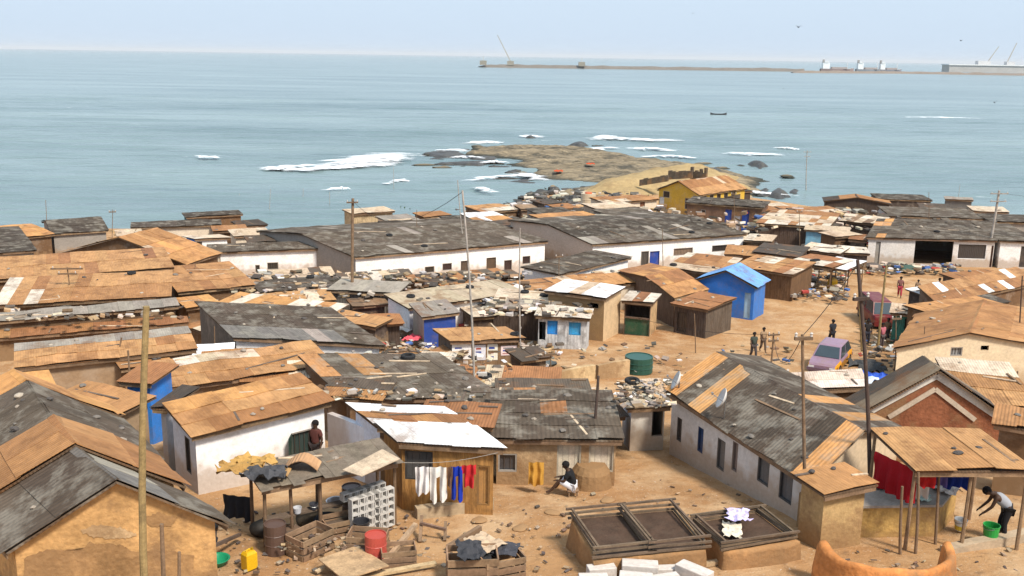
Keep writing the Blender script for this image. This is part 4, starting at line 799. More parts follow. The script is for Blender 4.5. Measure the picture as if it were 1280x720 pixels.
# ---------------------------------------------------------------- poles
def pole(base, top, r, tint, label, name='wooden_pole', bars=(), group=None, wires=False, h0=0, D=None):
    b = P(*base, h0) if D is None else PD(*base, D); d = ray(*top); t = b.y / d.y; e = CAM + d * t
    mb = MB(); mb.tube(b + Vector((0, 0, -.4)), e, r, r * .72, tint, 10, bend=.04 * (e - b).length * random.uniform(-.4, .4))
    root = empty(name, b, label, 'pole', group); mb.build('shaft', 'timber', root)
    for (f, ln, an) in bars:
        c = b.lerp(e, f); v = Vector((math.cos(an), math.sin(an), 0)) * ln / 2; cb = MB(); cb.bar(c - v + Vector((0, -r - .05, 0)), c + v + Vector((0, -r - .05, 0)), .09, .09, mul(tint, .8)); arm = cb.build('crossarm', 'timber', root)
        for s in (-1, 1):
            ib = MB(); ib.lathe(c + v * s * .85 + Vector((0, -r - .05, .05)), [(.0, 0), (.04, .0), (.03, .05), (.05, .08), (.0, .13)], (.5, .45, .4), 8); ib.build('insulator', 'plastic', arm)
    return e
YL = (.28, .20, .09); BR = (.20, .13, .08); DB = (.08, .055, .045); PGR = (.36, .32, .28)
pole((183, 810), (183, 383), .082, YL, 'tall thick yellowish wooden pole in front of the gabled row')
pole((440, 395), (441, 248), .13, BR, 'stout dark pole rising at the corner of the long row house', 'utility_pole', [(.97, .8, .2)])
pole((594, 532), (578, 238), .05, PGR, 'thin pale leaning pole in front of the poster kiosk')
pole((1009, 655), (1003, 418), .055, BR, 'slender pole at the near end of the narrow windows house', bars=[(.985, .5, .1)])
pole((1090, 645), (1072, 325), .066, DB, 'tall dark pole standing by the red curtain', bars=[(.86, .5, .3)])
pole((1008, 252), (1009, 188), .10, PGR, 'far grey power pole against the sea beside the dark shed', 'utility_pole', [(.97, 1.6, .2), (.88, 1.2, .2)])
pole((1232, 332), (1249, 238), .14, PGR, 'leaning grey power pole in front of the shop row', 'utility_pole', [(.96, 1.8, .1), (.86, 1.6, .1)])
pole((1079, 438), (1073, 335), .085, YL, 'yellowish pole left of the red minibus')
pole((1097, 438), (1108, 332), .085, YL, 'yellowish leaning pole right of the red minibus')
pole((134, 500), (152, 422), .05, BR, 'brown leaning prop pole beside the blue screens')
pole((162, 530), (160, 438), .045, BR, 'straight brown prop pole at the blue screens')
pole((734, 592), (748, 470), .06, DB, 'dark leaning pole behind the mud walled house')
pole((963, 462), (967, 416), .06, BR, 'short brown pole by the lane next to the taxi', bars=[(.96, .7, .3), (.8, .6, .3)])
pole((585, 335), (572, 225), .05, PGR, 'very thin pale pole against the sea behind the row house')
pole((335, 282), (338, 236), .05, PGR, 'thin faint aerial mast near the teal shack')
pole((379, 272), (379, 236), .05, PGR, 'thin faint mast behind the long row roof')
pole((492, 262), (492, 208), .05, PGR, 'thin faint mast next to the ribbed board house')
pole((300, 270), (299, 242), .05, PGR, 'thin faint mast on the left of the teal shack') 
pole((412, 278), (412, 240), .05, PGR, 'thin faint mast above the middle of the row roof')
pole((1272, 470), (1278, 345), .045, DB, 'thin dark pole at the far right edge of the tan roofs')
pole((1268, 520), (1272, 464), .05, BR, 'short tan post beside the tan roof with a pale edge')
pole((94, 412), (84, 334), .05, BR, 'aerial mast with a crossbar among the stepped tan roofs', bars=[(.98, 2.0, .1), (.9, 1.2, .1)])
pole((1197, 262), (1200, 230), .05, PGR, 'thin mast at the grey block house')
pole((652, 470), (650, 285), .045, PGR, 'thin pale pole behind the poster kiosk')
pole((206, 800), (202, 655), .055, BR, 'rough prop stick holding the white pipe at the mud gable')
pole((220, 800), (224, 690), .045, BR, 'short forked stick leaning at the mud gable')
for a, b, l in [((1170, 680), (1174, 590), 'brown stick post at the left of the canopy table'), ((1145, 690), (1148, 590), 'thin stick post beside the canopy table'), ((1127, 690), (1128, 608), 'short stick post in front of the canopy table')]: pole(a, b, .045, BR, l)
# ---------------------------------------------------------------- small props
def mk_bucket(tint, band=None, r=.17, h=.32):
    def mk():
        root = bpy.data.objects.new('bucket', None); COL.objects.link(root); ORI[root.name] = Vector()
        mb = MB(); mb.lathe((0, 0, 0), [(0, .012), (r * .8, .01), (r * .8, 0), (r, h), (r * 1.06, h), (r * 1.06, h + .02), (r * .95, h + .015), (r * .77, .03), (0, .03)], tint, 18)
        if band: mb.lathe((0, 0, 0), [(r * .83, h * .05), (r * .93, h * .5)], band, 18)
        mb.build('pail', 'plastic', root, weld=True, smooth=False)
        hb = MB(); pr = None
        for k in range(9):
            an = math.pi * k / 8; p = Vector((r * 1.05 * math.cos(an), .02 + r * .9 * math.sin(an), h - .02 - r * .3 * math.sin(an)))
            if pr is not None: hb.tube(pr, p, .008, .008, (.3, .3, .3), 5)
            pr = p
        hb.build('handle', 'metal', root); return root
    return mk
def mk_basin(tint, r=.30):
    def mk():
        mb = MB(); mb.lathe((0, 0, 0), [(0, 0), (r * .62, 0), (r * .9, .13), (r, .16), (r * 1.05, .155), (r * .98, .17), (r * .86, .14), (r * .58, .02), (0, .02)], tint, 22); return mb.build('basin', 'plastic' if tint[0] < .5 else 'metal', o=Vector(), weld=True, smooth=True)
    return mk
def mk_jerry(tint):
    def mk():
        root = bpy.data.objects.new('jerrycan', None); COL.objects.link(root); ORI[root.name] = Vector()
        mb = MB(); q = [(-.14, -.11), (.14, -.11), (.14, .11), (-.14, .11)]
        mb.hexa([Vector((x, y, 0)) for x, y in q] + [Vector((x, y, .36)) for x, y in q], tint); mb.hexa([Vector((x, y, .36)) for x, y in q] + [Vector((x * .72, y * .7, .42)) for x, y in q], tint); mb.build('can', 'plastic', root, weld=True)
        hb = MB(); hb.bar((-.02, 0, .40), (-.02, 0, .47), .03, .03, tint); hb.bar((-.02, 0, .46), (.09, 0, .44), .03, .03, tint); hb.build('handle', 'plastic', root)
        cb = MB(); cb.tube((-.085, 0, .41), (-.085, 0, .47), .03, .03, mul(tint, .5), 10); cb.build('cap', 'plastic', root); return root
    return mk
def mk_barrel(tint, r=.28, h=.85):
    def mk():
        mb = MB(); pr = [(0, .02), (r, 0), (r, h * .32), (r * 1.04, h * .34), (r, h * .36), (r, h * .64), (r * 1.04, h * .66), (r, h * .68), (r, h), (r * .94, h), (r * .94, h - .03), (0, h - .03)]
        mb.lathe((0, 0, 0), pr, tint, 20); return mb.build('barrel', 'plastic', o=Vector(), weld=True)
    return mk
def mk_crate(tint, sx=.6, sy=.4, sz=.35):
    def mk():
        root = bpy.data.objects.new('crate', None); COL.objects.link(root); ORI[root.name] = Vector()
        for (cx, cy, lx, ly) in ((0, -sy / 2, sx, .02), (0, sy / 2, sx, .02), (-sx / 2, 0, .02, sy - .03), (sx / 2, 0, .02, sy - .03)):
            mb = MB()
            for k in range(3): mb.box((cx, cy, .02 + k * sz / 3), lx, ly, sz / 3 - .03, jit(tint))
            mb.build('side', 'timber', root)
        mb = MB(); mb.box((0, 0, 0), sx - .05, sy - .05, .018, tint); mb.build('bottom', 'timber', root); return root
    return mk
def mk_sack(tint):
    def mk():
        bm = bmesh.new(); bmesh.ops.create_icosphere(bm, subdivisions=3, radius=.5)
        for v in bm.verts:
            v.co.z *= .62; v.co *= 1 + .28 * noise.noise(v.co * 2.6); v.co.z = max(v.co.z, -.24)
        me = bpy.data.meshes.new('sack'); bm.to_mesh(me); bm.free(); me.uv_layers.new(name='UVMap'); ca = me.color_attributes.new('tint', 'FLOAT_COLOR', 'CORNER'); ca.data.foreach_set('color', [c for _ in me.loops for c in (*tint, 1)])
        me.materials.append(M['cloth']); me.polygons.foreach_set('use_smooth', [True] * len(me.polygons)); o = bpy.data.objects.new('sack', me); COL.objects.link(o); return o
    return mk
def mk_rag(tint, v=0):
    def mk():
        mb = MB(); n = 9; rows = [[Vector(((i / n - .5) * (1 + .3 * noise.noise(Vector((j * .5, v, 0)))), (j / n - .5) * (.8 + .4 * noise.noise(Vector((i * .5, v, 4)))), .10 + .16 * noise.noise(Vector((i * .55, j * .55, v * 3.1))))) for i in range(n + 1)] for j in range(n + 1)]
        mb.grid(rows, tint, .1); mb.grid([[p - Vector((0, 0, .012)) for p in r] for r in rows], tint, .1); return mb.build('cloth', 'cloth', o=Vector(), smooth=True)
    return mk
def put(kind, px, label, cat, h=0, rz=None, s=1, group=None, mk=None, key=None, on=None):
    p = on if on is not None else P(*px, h); return spawn(key or kind, mk, p, label, cat, random.random() * 6 if rz is None else rz, s, group)
put(0, (1200, 662), 'white plastic bucket with a yellow lower half on the sand', 'bucket', mk=mk_bucket((.75, .74, .72), (.70, .50, .05), .17, .30), key='bw')
put(0, (1237, 678), 'tall bright green plastic container beside the bending person', 'bucket', mk=mk_bucket((.02, .28, .05), None, .21, .5), key='bg')
put(0, (272, 705), 'green plastic basin on the ground beside the mud gable', 'basin', mk=mk_basin((.01, .22, .10)), key='bag')
put(0, (312, 710), 'yellow plastic jerrycan under the front shelter', 'jerrycan', mk=mk_jerry((.62, .36, .01)), key='jy', s=1.1)
put(0, (1040, 362), 'yellow jerrycan on the road side near the stalls', 'jerrycan', key='jy', s=2.2)
put(0, (1018, 352), 'small white bucket in front of the dark scrap stall', 'bucket', key='bw', s=1.3)
put(0, (470, 702), 'faded red plastic barrel among the planks', 'barrel', mk=mk_barrel((.42, .07, .05), .27, .75), key='bar')
put(0, (452, 663), 'black cooking pot with a white lid on the crates', 'pot', h=.3, mk=mk_bucket((.03, .03, .035), None, .22, .26), key='pot')
put(0, (420, 632), 'shiny metal basin propped under the front shelter', 'basin', h=.5, mk=mk_basin((.72, .72, .74), .27), key='bas')
put(0, (1085, 305), 'small white and red tub by the brown kiosk', 'bucket', h=.9, key='wr', mk=mk_bucket((.75, .74, .74), (.5, .03, .03), .28, .5))
put(0, (798, 464), 'round dark green water tank standing behind the junk roof', 'water tank', mk=mk_barrel((.02, .075, .055), .75, .85), key='wt', h=.1)
tk = put(0, (735, 262), 'cream water tank with an orange lid near the shore', 'water tank', mk=mk_barrel((.52, .43, .30), 1.0, 2.2), key='wtc')
mb = MB(); mb.lathe((0, 0, 2.18), [(0, .22), (.45, .18), (.5, 0)], (.55, .12, .03), 16); lid = mb.build('lid', 'plastic', o=Vector()); lid.parent = tk
for k, (px, py) in enumerate([(1092, 330), (1120, 328), (1135, 333)]): put(0, (px, py + 6), 'sack of goods piled in front of the shop pillars', 'sack', mk=mk_sack([(.12, .10, .09), (.3, .26, .2), (.06, .1, .08)][k]), key='sk%d' % k, s=2.0, group='sacks in front of the shops')
for k, (px, py) in enumerate([(742, 275), (300, 590), (318, 582), (330, 596)][1:]):
    put(0, (px, py), 'crumpled brown tarpaulin bundle on the front shelter roof', 'tarpaulin', h=1.85, mk=mk_rag([(.36, .21, .07), (.42, .25, .08), (.07, .07, .075)][k], 60 + k), key='tp%d' % k, s=(1.1, .8, 1.5), group='tarpaulin bundles on the shelter roof')
# satellite dishes
def dish(px, label, h, r=.34):
    root = empty('satellite_dish', P(*px, h), label, 'satellite dish'); o = ORI[root.name]; mb = MB(); ax = Vector((-.95, .05, .42)).normalized(); rot = ax.to_track_quat('Z', 'Y').to_matrix()
    mb.lathe(o + Vector((0, 0, .55)), [(0, 0), (r * .4, .02), (r * .75, .07), (r, .14), (r, .155), (r * .74, .09), (0, .02)], (.62, .58, .54), 22, rot); mb.build('reflector', 'paint', root, weld=True, smooth=True)
    mb = MB(); mb.tube(o + Vector((0, 0, -.1)), o + Vector((0, 0, .55)), .03, .03, (.25, .24, .23), 8); mb.build('mount', 'metal', root)
    mb = MB(); mb.tube(o + Vector((0, 0, .55)) + rot @ Vector((r, 0, .14)), o + Vector((0, 0, .55)) + ax * .45, .012, .012, (.3, .3, .3), 6); mb.box(o + Vector((0, 0, .52)) + ax * .45, .06, .06, .08, (.4, .4, .4)); mb.build('feed_arm', 'metal', root)
dish((848, 496), 'pale satellite dish at the far corner of the narrow windows house', 2.15); dish((905, 520), 'pale satellite dish halfway along the narrow windows house eave', 2.15)
# dark pipe along the gabled house on the right
a, b = PZ(1168, 456, 12.2), PZ(1284, 522, 12.2); mb = MB(); mb.tube(a, b, .09, .09, (.06, .055, .05), 10); tag(mb.build('pipe', 'metal'), 'long dark pipe sloping along the edge of the gable roof', 'pipe')
# front shelter
r = H('front shelter of rough planks on posts heaped with junk', (325, 612), (500, 577), (290, 597), 1.75, .2, 'mono', [(.22, .18, .14), (.17, .135, .10), (.27, .22, .17)], None, maxW=3, rm='timber', name='shelter', cat='shelter', sw=.28, sl=1.3, jag=.3, minW=1.5, posts=((.03, .1), (.22, .1), (.42, .12), (.97, .1), (.97, .9), (.5, .9), (.03, .9)))
SHEL = r; weigh(r, 'the plank shelter roof', 3, 9)
sh = tag(MB().build('x', 'timber') if False else (lambda mb: (mb.hexa((lambda q: q + [p + Vector((0, 0, .02)) for p in q])([PZ(x, y, SHEL['z0'] + .22) for x, y in ((428, 588), (478, 562), (500, 574), (452, 596))]), (.48, .37, .26)), mb.build('board', 'timber'))[1])(MB()), 'pale plywood board lying on the end of the shelter roof', 'board')
def curl(px, h, tint, lab, w_=.9, l=.6, up=.25):
    p = P(*px, h); mb = MB(); rows = [[p + Vector((w_ * (i / 8 - .5), l * (j / 3 - .5), up * math.sin(math.pi * i / 8))) for i in range(9)] for j in range(4)]; mb.grid(rows, tint, .12); mb.grid([[q - Vector((0, 0, .015)) for q in r_] for r_ in rows], tint, .12); tag(mb.build('bent_sheet', 'sheet', smooth=True), lab, 'metal sheet')
curl((378, 582), 1.95, (.46, .26, .13), 'curled rusty brown sheet lying on the shelter roof')
curl((345, 590), 1.9, (.40, .24, .10), 'smaller curled brown sheet on the shelter roof', .7, .5, .12)
# blocks
def mk_block(tint, sx=.46, sy=.2, sz=.22):
    def mk():
        mb = MB(); mb.box((0, 0, 0), sx, sy, sz, tint); bm = None; o = mb.build('concrete_block', 'concrete', o=Vector(), weld=True); m_ = o.modifiers.new('bevel', 'BEVEL'); m_.width = .012; m_.segments = 2; return o
    return mk
def mk_hollow():
    mb = MB(); sx, sy, sz = .4, .22, .2; t = (.50, .47, .43)
    for y in (-sy / 2 + .015, sy / 2 - .015): mb.box((0, y, 0), sx, .03, sz, t)
    for x in (-sx / 2 + .015, 0, sx / 2 - .015): mb.box((x, 0, 0), .03, sy - .061, sz, t)
    return mb.build('concrete_block', 'concrete', o=Vector())
p0 = P(449, 671); e = (P(502, 657) - p0); e.z = 0; e = e.normalized(); q = Vector((-e.y, e.x, 0)); rz = math.atan2(e.y, e.x)
for i in range(5):
    for j in range(5):
        spawn('hol', mk_hollow, p0 + e * (i * .235) + q * .2 + Vector((0, 0, .1 + j * .222)), 'hollow concrete block in the stack beside the plank shed', 'block', 0, 1, 'hollow blocks stacked by the shed', rot=(R(90), 0, rz))
        if j == 4 or i == 0: pass
for i in range(5):
    spawn('hol', mk_hollow, p0 + e * (i * .235) + q * .62 + Vector((0, 0, 1.0)), 'hollow concrete block in the stack beside the plank shed', 'block', 0, 1, 'hollow blocks stacked by the shed', rot=(R(90), 0, rz))
for k, (x, y, l, h, s) in enumerate([(752, 706, 'pale block at the back left of the heap by the ovens', 0, 1.5), (800, 706, 'large pale block lying flat in the block heap', 0, 1.9), (835, 705, 'pale block at the right of the heap by the ovens', 0, 1.3), (868, 712, 'long tilted pale block at the right end of the heap', 0, 1.9), (742, 718, 'front pale block at the left of the heap', 0, 1.5), (795, 719, 'front pale block in the middle of the heap', 0, 1.7), (833, 717, 'front pale block close to the tilted one', 0, 1.4), (720, 722, 'pale block half out of the heap at its left', 0, 1.3)]):
    put(0, (x, y), l, 'block', on=P(x, y, .38) - Vector((0, 0, .36)), mk=mk_block((.56, .50, .45)), key='pblk', s=s, rz=[.2, -.1, .1, -.75, .05, -.15, .3, .5][k])
# fish smoking ovens of clay with stacks of wooden trays
def oven(A, B, C, h, lab):
    m = P((A[0] + B[0]) / 2, (A[1] + B[1]) / 2, h); a, b = PZ(*A, m.z), PZ(*B, m.z); u = b - a; L = u.length; u = u.normalized(); n = Vector((-u.y, u.x, 0)); W = max(.9, (PZ(*C, m.z) - a).dot(n))
    bm = bmesh.new(); o = a + u * L / 2 + n * W / 2; g = min(G(a.x, a.y), G(b.x, b.y)) - .3
    bmesh.ops.create_cube(bm, size=1); bmesh.ops.subdivide_edges(bm, edges=bm.edges[:], cuts=7, use_grid_fill=True)
    for v in bm.verts:
        c = v.co.copy(); c.x *= L; c.y *= W; c.z = (c.z + .5) * (m.z - g); t = c.z / (m.z - g); c.x *= 1.06 - .06 * t; c.y *= 1.06 - .06 * t
        c += Vector((1, 1, .5)) * .10 * noise.noise(c * 1.5 + o); v.co = u * c.x + n * c.y + Vector((0, 0, c.z))
    me = bpy.data.meshes.new('smoking_oven'); bm.to_mesh(me); bm.free(); me.uv_layers.new(name='UVMap').data.foreach_set('uv', [q for l in me.loops for q in (me.vertices[l.vertex_index].co.x + me.vertices[l.vertex_index].co.y, me.vertices[l.vertex_index].co.z - .1)]); ca = me.color_attributes.new('tint', 'FLOAT_COLOR', 'CORNER'); ca.data.foreach_set('color', [c for _ in me.loops for c in (.38, .20, .085, 1)]); me.materials.append(M['mud'])
    me.polygons.foreach_set('use_smooth', [True] * len(me.polygons)); ob = bpy.data.objects.new('smoking_oven', me); COL.objects.link(ob); ob.location = Vector((o.x, o.y, g)); tag(ob, lab, 'oven'); return a, u, n, L, W, m.z
def tray(a, u, n, L, W, z, lab, bars=1, skew=0, tone=(.15, .105, .07), mesh=True, group=None):
    root = empty('wooden_tray', Vector((a + u * L / 2 + n * W / 2).to_2d().to_3d()) + Vector((0, 0, z)), lab, 'tray', group); c = Vector((0, 0, z + .05 - a.z)); rt = Matrix.Rotation(skew, 3, 'Z'); u = rt @ u; n = rt @ n
    P_ = lambda x, y: a + u * x + n * y + c; ex = .16
    for (p, q_) in ((P_(-ex, 0), P_(L + ex, 0)), (P_(-ex, W), P_(L + ex, W))): mb = MB(); mb.bar(p, q_, .055, .055, jit(tone)); mb.build('rail', 'timber', root)
    for (p, q_) in ((P_(0, .035), P_(0, W - .035)), (P_(L, .035), P_(L, W - .035))): mb = MB(); mb.bar(p, q_, .055, .048, jit(tone)); mb.build('end_bar', 'timber', root)
    if mesh:
        mb = MB(); q4 = [P_(.03, .03), P_(L - .03, .03), P_(L - .03, W - .03), P_(.03, W - .03)]; mb.hexa([p - Vector((0, 0, .036)) for p in q4] + [p - Vector((0, 0, .031)) for p in q4], (.07, .042, .028)); mb.build('wire_netting', 'timber', root)
a, u, n, L, W, z = oven((745, 700), (882, 686), (718, 650), .50, 'long tan clay smoking oven under a double stack of trays')
for k in range(3):
    zz = z + .02 + k * .13
    tray(a + u * .06, u, n, L * .47, W, zz, 'wooden frame tray in the left stack on the long clay oven', mesh=k == 0, skew=random.uniform(-.03, .03), group='trays stacked on the left half of the oven')
    tray(a + u * (.06 + L * .5), u, n, L * .47, W, zz, 'wooden frame tray in the right stack on the long clay oven', mesh=k == 0, skew=random.uniform(-.03, .03), group='trays stacked on the right half of the oven')
a2, u2, n2, L2, W2, z2 = oven((905, 690), (1000, 677), (868, 655), .5, 'shorter clay smoking oven with scattered slatted trays')
for k in range(3): tray(a2 + u2 * .05, u2, n2, L2 * .9, W2, z2 + .03 + k * .09, 'wooden frame tray stacked crookedly on the shorter clay oven', skew=random.uniform(-.12, .12), mesh=k == 0, group='crooked trays on the shorter oven')
put(0, (922, 646), 'lilac and white cloth lying on the shorter oven trays', 'cloth', h=.9, mk=mk_rag((.55, .48, .72), 1), key='rag1', s=(.7, .7, .8))
put(0, (915, 664), 'cream coloured sheet of card beside the lilac cloth', 'cloth', h=.7, mk=mk_rag((.62, .54, .42), 2), key='rag2', s=(.8, .6, .5))
# charred stump
mb = MB(); c = P(812, 712); mb.lathe(c, [(0, .9), (.05, .85), (.1, .6), (.12, .3), (.17, 0)], (.018, .015, .014), 9); tag(mb.build('charred_stump', 'timber'), 'charred black stump standing in front of the long oven', 'stump')
# round clay oven rim in the foreground, broken open at the back
c = P(1107, 681, .95); g = G(c.x, c.y) - .3; bm = bmesh.new(); r0 = 1.55; rings = 44; prof = []
vs = []; fs = []; cc = Vector((c.x, c.y, 0)); hz = c.z
for i in range(rings + 1):
    an = math.pi + .05 + (math.pi * 1.06) * (i / rings) - .12; t = abs(i / rings - .5) * 2
    lift = .10 * sstep(.75, 1, t) - .55 * sstep(.97, 1.0, t); wob = .07 * noise.noise(Vector((i * .17, 0, 0)))
    tr = [(r0 + .16, g), (r0 + .13, g + (hz - g) * .5), (r0 + .09, hz + lift - .12), (r0 + .04, hz + lift - .02), (r0 - .05, hz + lift), (r0 - .13, hz + lift - .04), (r0 - .17, hz + lift - .14), (r0 - .2, g)]
    for k, (rr, z_) in enumerate(tr):
        rr += .07 * noise.noise(Vector((i * .11, k * .8, 3))); vs.append(cc + Vector((rr * math.cos(an), rr * math.sin(an) * .8, z_ + (wob if 1 < k < 7 else 0))))
m_ = 8
for i in range(rings):
    for k in range(m_ - 1): fs.append((i * m_ + k, i * m_ + k + 1, (i + 1) * m_ + k + 1, (i + 1) * m_ + k))
fs.append(tuple(range(m_))); fs.append(tuple(range(rings * m_, rings * m_ + m_))[::-1])
me = bpy.data.meshes.new('clay_oven'); me.from_pydata([v - Vector((c.x, c.y, g)) for v in vs], [], fs); me.uv_layers.new(name='UVMap').data.foreach_set('uv', [q for l in me.loops for q in (math.atan2(me.vertices[l.vertex_index].co.y, me.vertices[l.vertex_index].co.x) * 1.6, me.vertices[l.vertex_index].co.z + .6)]); ca = me.color_attributes.new('tint', 'FLOAT_COLOR', 'CORNER'); ca.data.foreach_set('color', [q_ for _ in me.loops for q_ in (.50, .20, .065, 1)]); me.materials.append(M['mud']); me.polygons.foreach_set('use_smooth', [True] * len(me.polygons))
ob = bpy.data.objects.new('clay_oven', me); COL.objects.link(ob); ob.location = (c.x, c.y, g); tag(ob, 'broken round orange clay oven wall in the front', 'oven')
# walls and slabs
def lowwall(a, b, h, th, tint, lab, name='low_wall', m='mud', cat='wall'):
    p, q_ = P(*a), P(*b); mb = MB(); n = max(1, int((q_ - p).length / .8)); d = (q_ - p); nn_ = Vector((-d.y, d.x, 0)).normalized() * th / 2; zt = max(p.z, q_.z) + h
    tops = [zt + .08 * noise.noise(Vector((i * .9, p.x, 0))) for i in range(n + 1)]
    pts = [p.lerp(q_, i / n) for i in range(n + 1)]
    ring = []
    for i in range(n + 1):
        f = pts[i]; ring.append([Vector((f.x - nn_.x, f.y - nn_.y, f.z - .4)), Vector((f.x - nn_.x, f.y - nn_.y, tops[i])), Vector((f.x + nn_.x, f.y + nn_.y, tops[i])), Vector((f.x + nn_.x, f.y + nn_.y, f.z - .4))])
    mb.grid(ring, tint, .6); mb.poly(ring[0], tint); mb.poly(ring[-1][::-1], tint); return tag(mb.build(name, m, weld=True), lab, cat)
lowwall((692, 482), (742, 476), .7, .25, (.50, .36, .20), 'low mud wall behind the long dark roof, left length')
lowwall((746, 474), (785, 470), .8, .25, (.46, .32, .18), 'low mud wall running up to the green water tank')
lowwall((1000, 655), (1068, 675), .9, .4, (.46, .33, .18), 'low plastered wall joining the narrow windows house and the block')
lowwall((414, 585), (478, 606), 1.72, .2, (.66, .68, .74), 'whitewashed yard wall between the white house and the plank shed', m='plaster')
lowwall((520, 645), (615, 634), .25, .3, (.40, .30, .19), 'low concrete plinth in front of the plank shed', m='concrete')
lowwall((1180, 690), (1290, 672), .12, .3, (.40, .30, .20), 'worn concrete kerb in front of the canopy', 'kerb', 'concrete', 'kerb')
lowwall((560, 690), (600, 672), .2, .12, (.2, .13, .08), 'fallen brown beam beside the pile of planks', 'beam', 'timber', 'beam')
# washing table: ochre base, grey slab
m0 = P(1075, 672, 0); zt = m0.z + .85; q4 = [PZ(*p, zt) for p in ((1048, 636), (1178, 634), (1205, 600), (1080, 606))]; mb = MB(); root = empty('wash_table', m0, 'long concrete washing table with an ochre base under the canopy', 'table')
mb.hexa(q4 + [p + Vector((0, 0, .07)) for p in q4], (.34, .30, .26)); mb.build('top', 'concrete', root)
mb = MB(); q5 = [p.lerp(sum(q4, Vector()) / 4, .1) for p in q4]; mb.hexa([Vector((p.x, p.y, G(p.x, p.y) - .3)) for p in q5] + [p - Vector((0, 0, .002)) for p in q5], (.46, .29, .10)); mb.build('base', 'mud', root)
for (x, y, tn, l, k, s) in [(1055, 622, (.58, .55, .70), 'bundle of white and lilac washing at the table end', 3, .6), (1130, 616, (.66, .70, .66), 'heap of white and mint washing on the table', 4, .8), (1150, 624, (.55, .68, .60), 'mint cloth hanging over the table edge', 5, .5), (1180, 612, (.66, .60, .54), 'cream sheet spread on the far end of the table', 6, .8), (1100, 608, (.03, .03, .03), 'black cloth on the low strip roof by the table', 7, .6)]:
    p = PZ(x, y, zt + .07); spawn('rag%d' % k, mk_rag(tn, k), p, l, 'cloth', random.random() * 6, (s, s, .8))
# hanging cloths and clothes line
def hang(a, b, drop, tint, lab, name='cloth', waves=5, thick=.012, shape=None):
    a, b = Vector(a), Vector(b); mb = MB(); nx, ny = 22, 10; d = (b - a); nrm = Vector((-d.y, d.x, 0)).normalized()
    def pt(i, j, o):
        t = i / nx; s = j / ny; w_ = .06 * math.sin(t * waves * 6.28 + 1.3 * s + 2 * noise.noise(Vector((s * 2, a.x * 3, 0)))) * (.25 + s) + .05 * noise.noise(Vector((t * 4, s * 3, a.x)))
        return a.lerp(b, t) + Vector((0, 0, -drop * s * (1 + .18 * noise.noise(Vector((t * 3, 1, a.y * 7)))) )) + nrm * (w_ + o) + d * .04 * noise.noise(Vector((s * 3, a.x, 2))) * s
    for o in (0, thick):
        for i in range(nx):
            for j in range(ny):
                if shape and not shape((i + .5) / nx, (j + .5) / ny): continue
                mb.poly([pt(i, j, o), pt(i + 1, j, o), pt(i + 1, j + 1, o), pt(i, j + 1, o)], tint)
    return tag(mb.build(name, 'cloth', weld=True, smooth=True), lab, 'clothes' if name != 'cloth' else 'cloth')
SN = Vector((-SHED['u'].y, SHED['u'].x, 0)); SN = SN if SN.dot(SHED['nn']) > 0 else -SN; A_, B_ = SHED['A'] - SN * .45, SHED['B'] - SN * .45
def onl(x, y):
    r_ = ray(x, y); t = (A_ - CAM).dot(SN) / r_.dot(SN); return CAM + r_ * t
l0, l1 = onl(498, 578), onl(622, 566); mb = MB(); pr = None
for k in range(13):
    p = l0.lerp(l1, k / 12) - Vector((0, 0, .12 * math.sin(math.pi * k / 12)))
    if pr is not None: mb.tube(pr, p, .008, .008, (.35, .32, .28), 5, cap=False)
    pr = p
tag(mb.build('clothes_line', 'cloth'), 'thin washing line stretched across the plank shed front', 'line')
legs = lambda t, s: (s < .3 or abs(t - .5) > .09)
hang(onl(519, 584), onl(536, 583.5), .80, (.76, .72, .70), 'white shirt hanging first on the washing line', 'shirt', 2)
hang(onl(537, 584), onl(558, 584), 1.02, (.76, .73, .68), 'white trousers hanging beside the white shirt', 'trousers', 2, shape=legs)
hang(onl(559, 584.5), onl(566, 584), .6, (.16, .09, .06), 'brown patterned towel between the white and blue trousers', 'towel', 1)
hang(onl(564, 584), onl(578, 583), 1.02, (.015, .04, .36), 'blue trousers hanging next to the red shirt', 'trousers', 2, shape=legs)
hang(onl(577, 582), onl(595, 581), .68, (.52, .03, .035), 'red shirt hanging last on the washing line', 'shirt', 2, shape=lambda t, s: s < .45 or .18 < t < .85)
za = CANOPY['z0'] - .12; ca_ = PZ(1094, 564, za); cb_ = PZ(1146, 588, za); hang(ca_, cb_, 1.0, (.30, .012, .018), 'dark red curtain hanging at the end of the canopy', waves=4)
hang(PZ(1149, 588, za), PZ(1172, 588, za), .45, (.42, .02, .02), 'bright red cloth hanging under the canopy front', waves=2)
hang(PZ(1150, 596, za - .25) + Vector((0, .3, 0)), PZ(1170, 596, za - .25) + Vector((0, .3, 0)), .75, (.60, .56, .52), 'cream cloth hanging below the bright red cloth', waves=2)
hang(PZ(1176, 586, za) + Vector((0, .2, 0)), PZ(1192, 586, za) + Vector((0, .2, 0)), .55, (.10, .08, .24), 'purple cloth hanging in the canopy shade', waves=2)
hang(PZ(1194, 586, za) + Vector((0, .5, 0)), PZ(1228, 586, za) + Vector((0, .5, 0)), .8, (.012, .03, .20), 'deep blue sheet hanging at the back of the canopy', waves=3)
hang(onl(498, 578) + Vector((.6, .1, 0)), onl(498, 578) + Vector((.62, .12, 0)), .01, (.1, .1, .1), 'x x x x', waves=1) if False else None
hang(P(661, 578, 1.0), P(680, 578, 1.0), .75, (.52, .27, .05), 'orange cloth hanging on the mud house wall', waves=2)
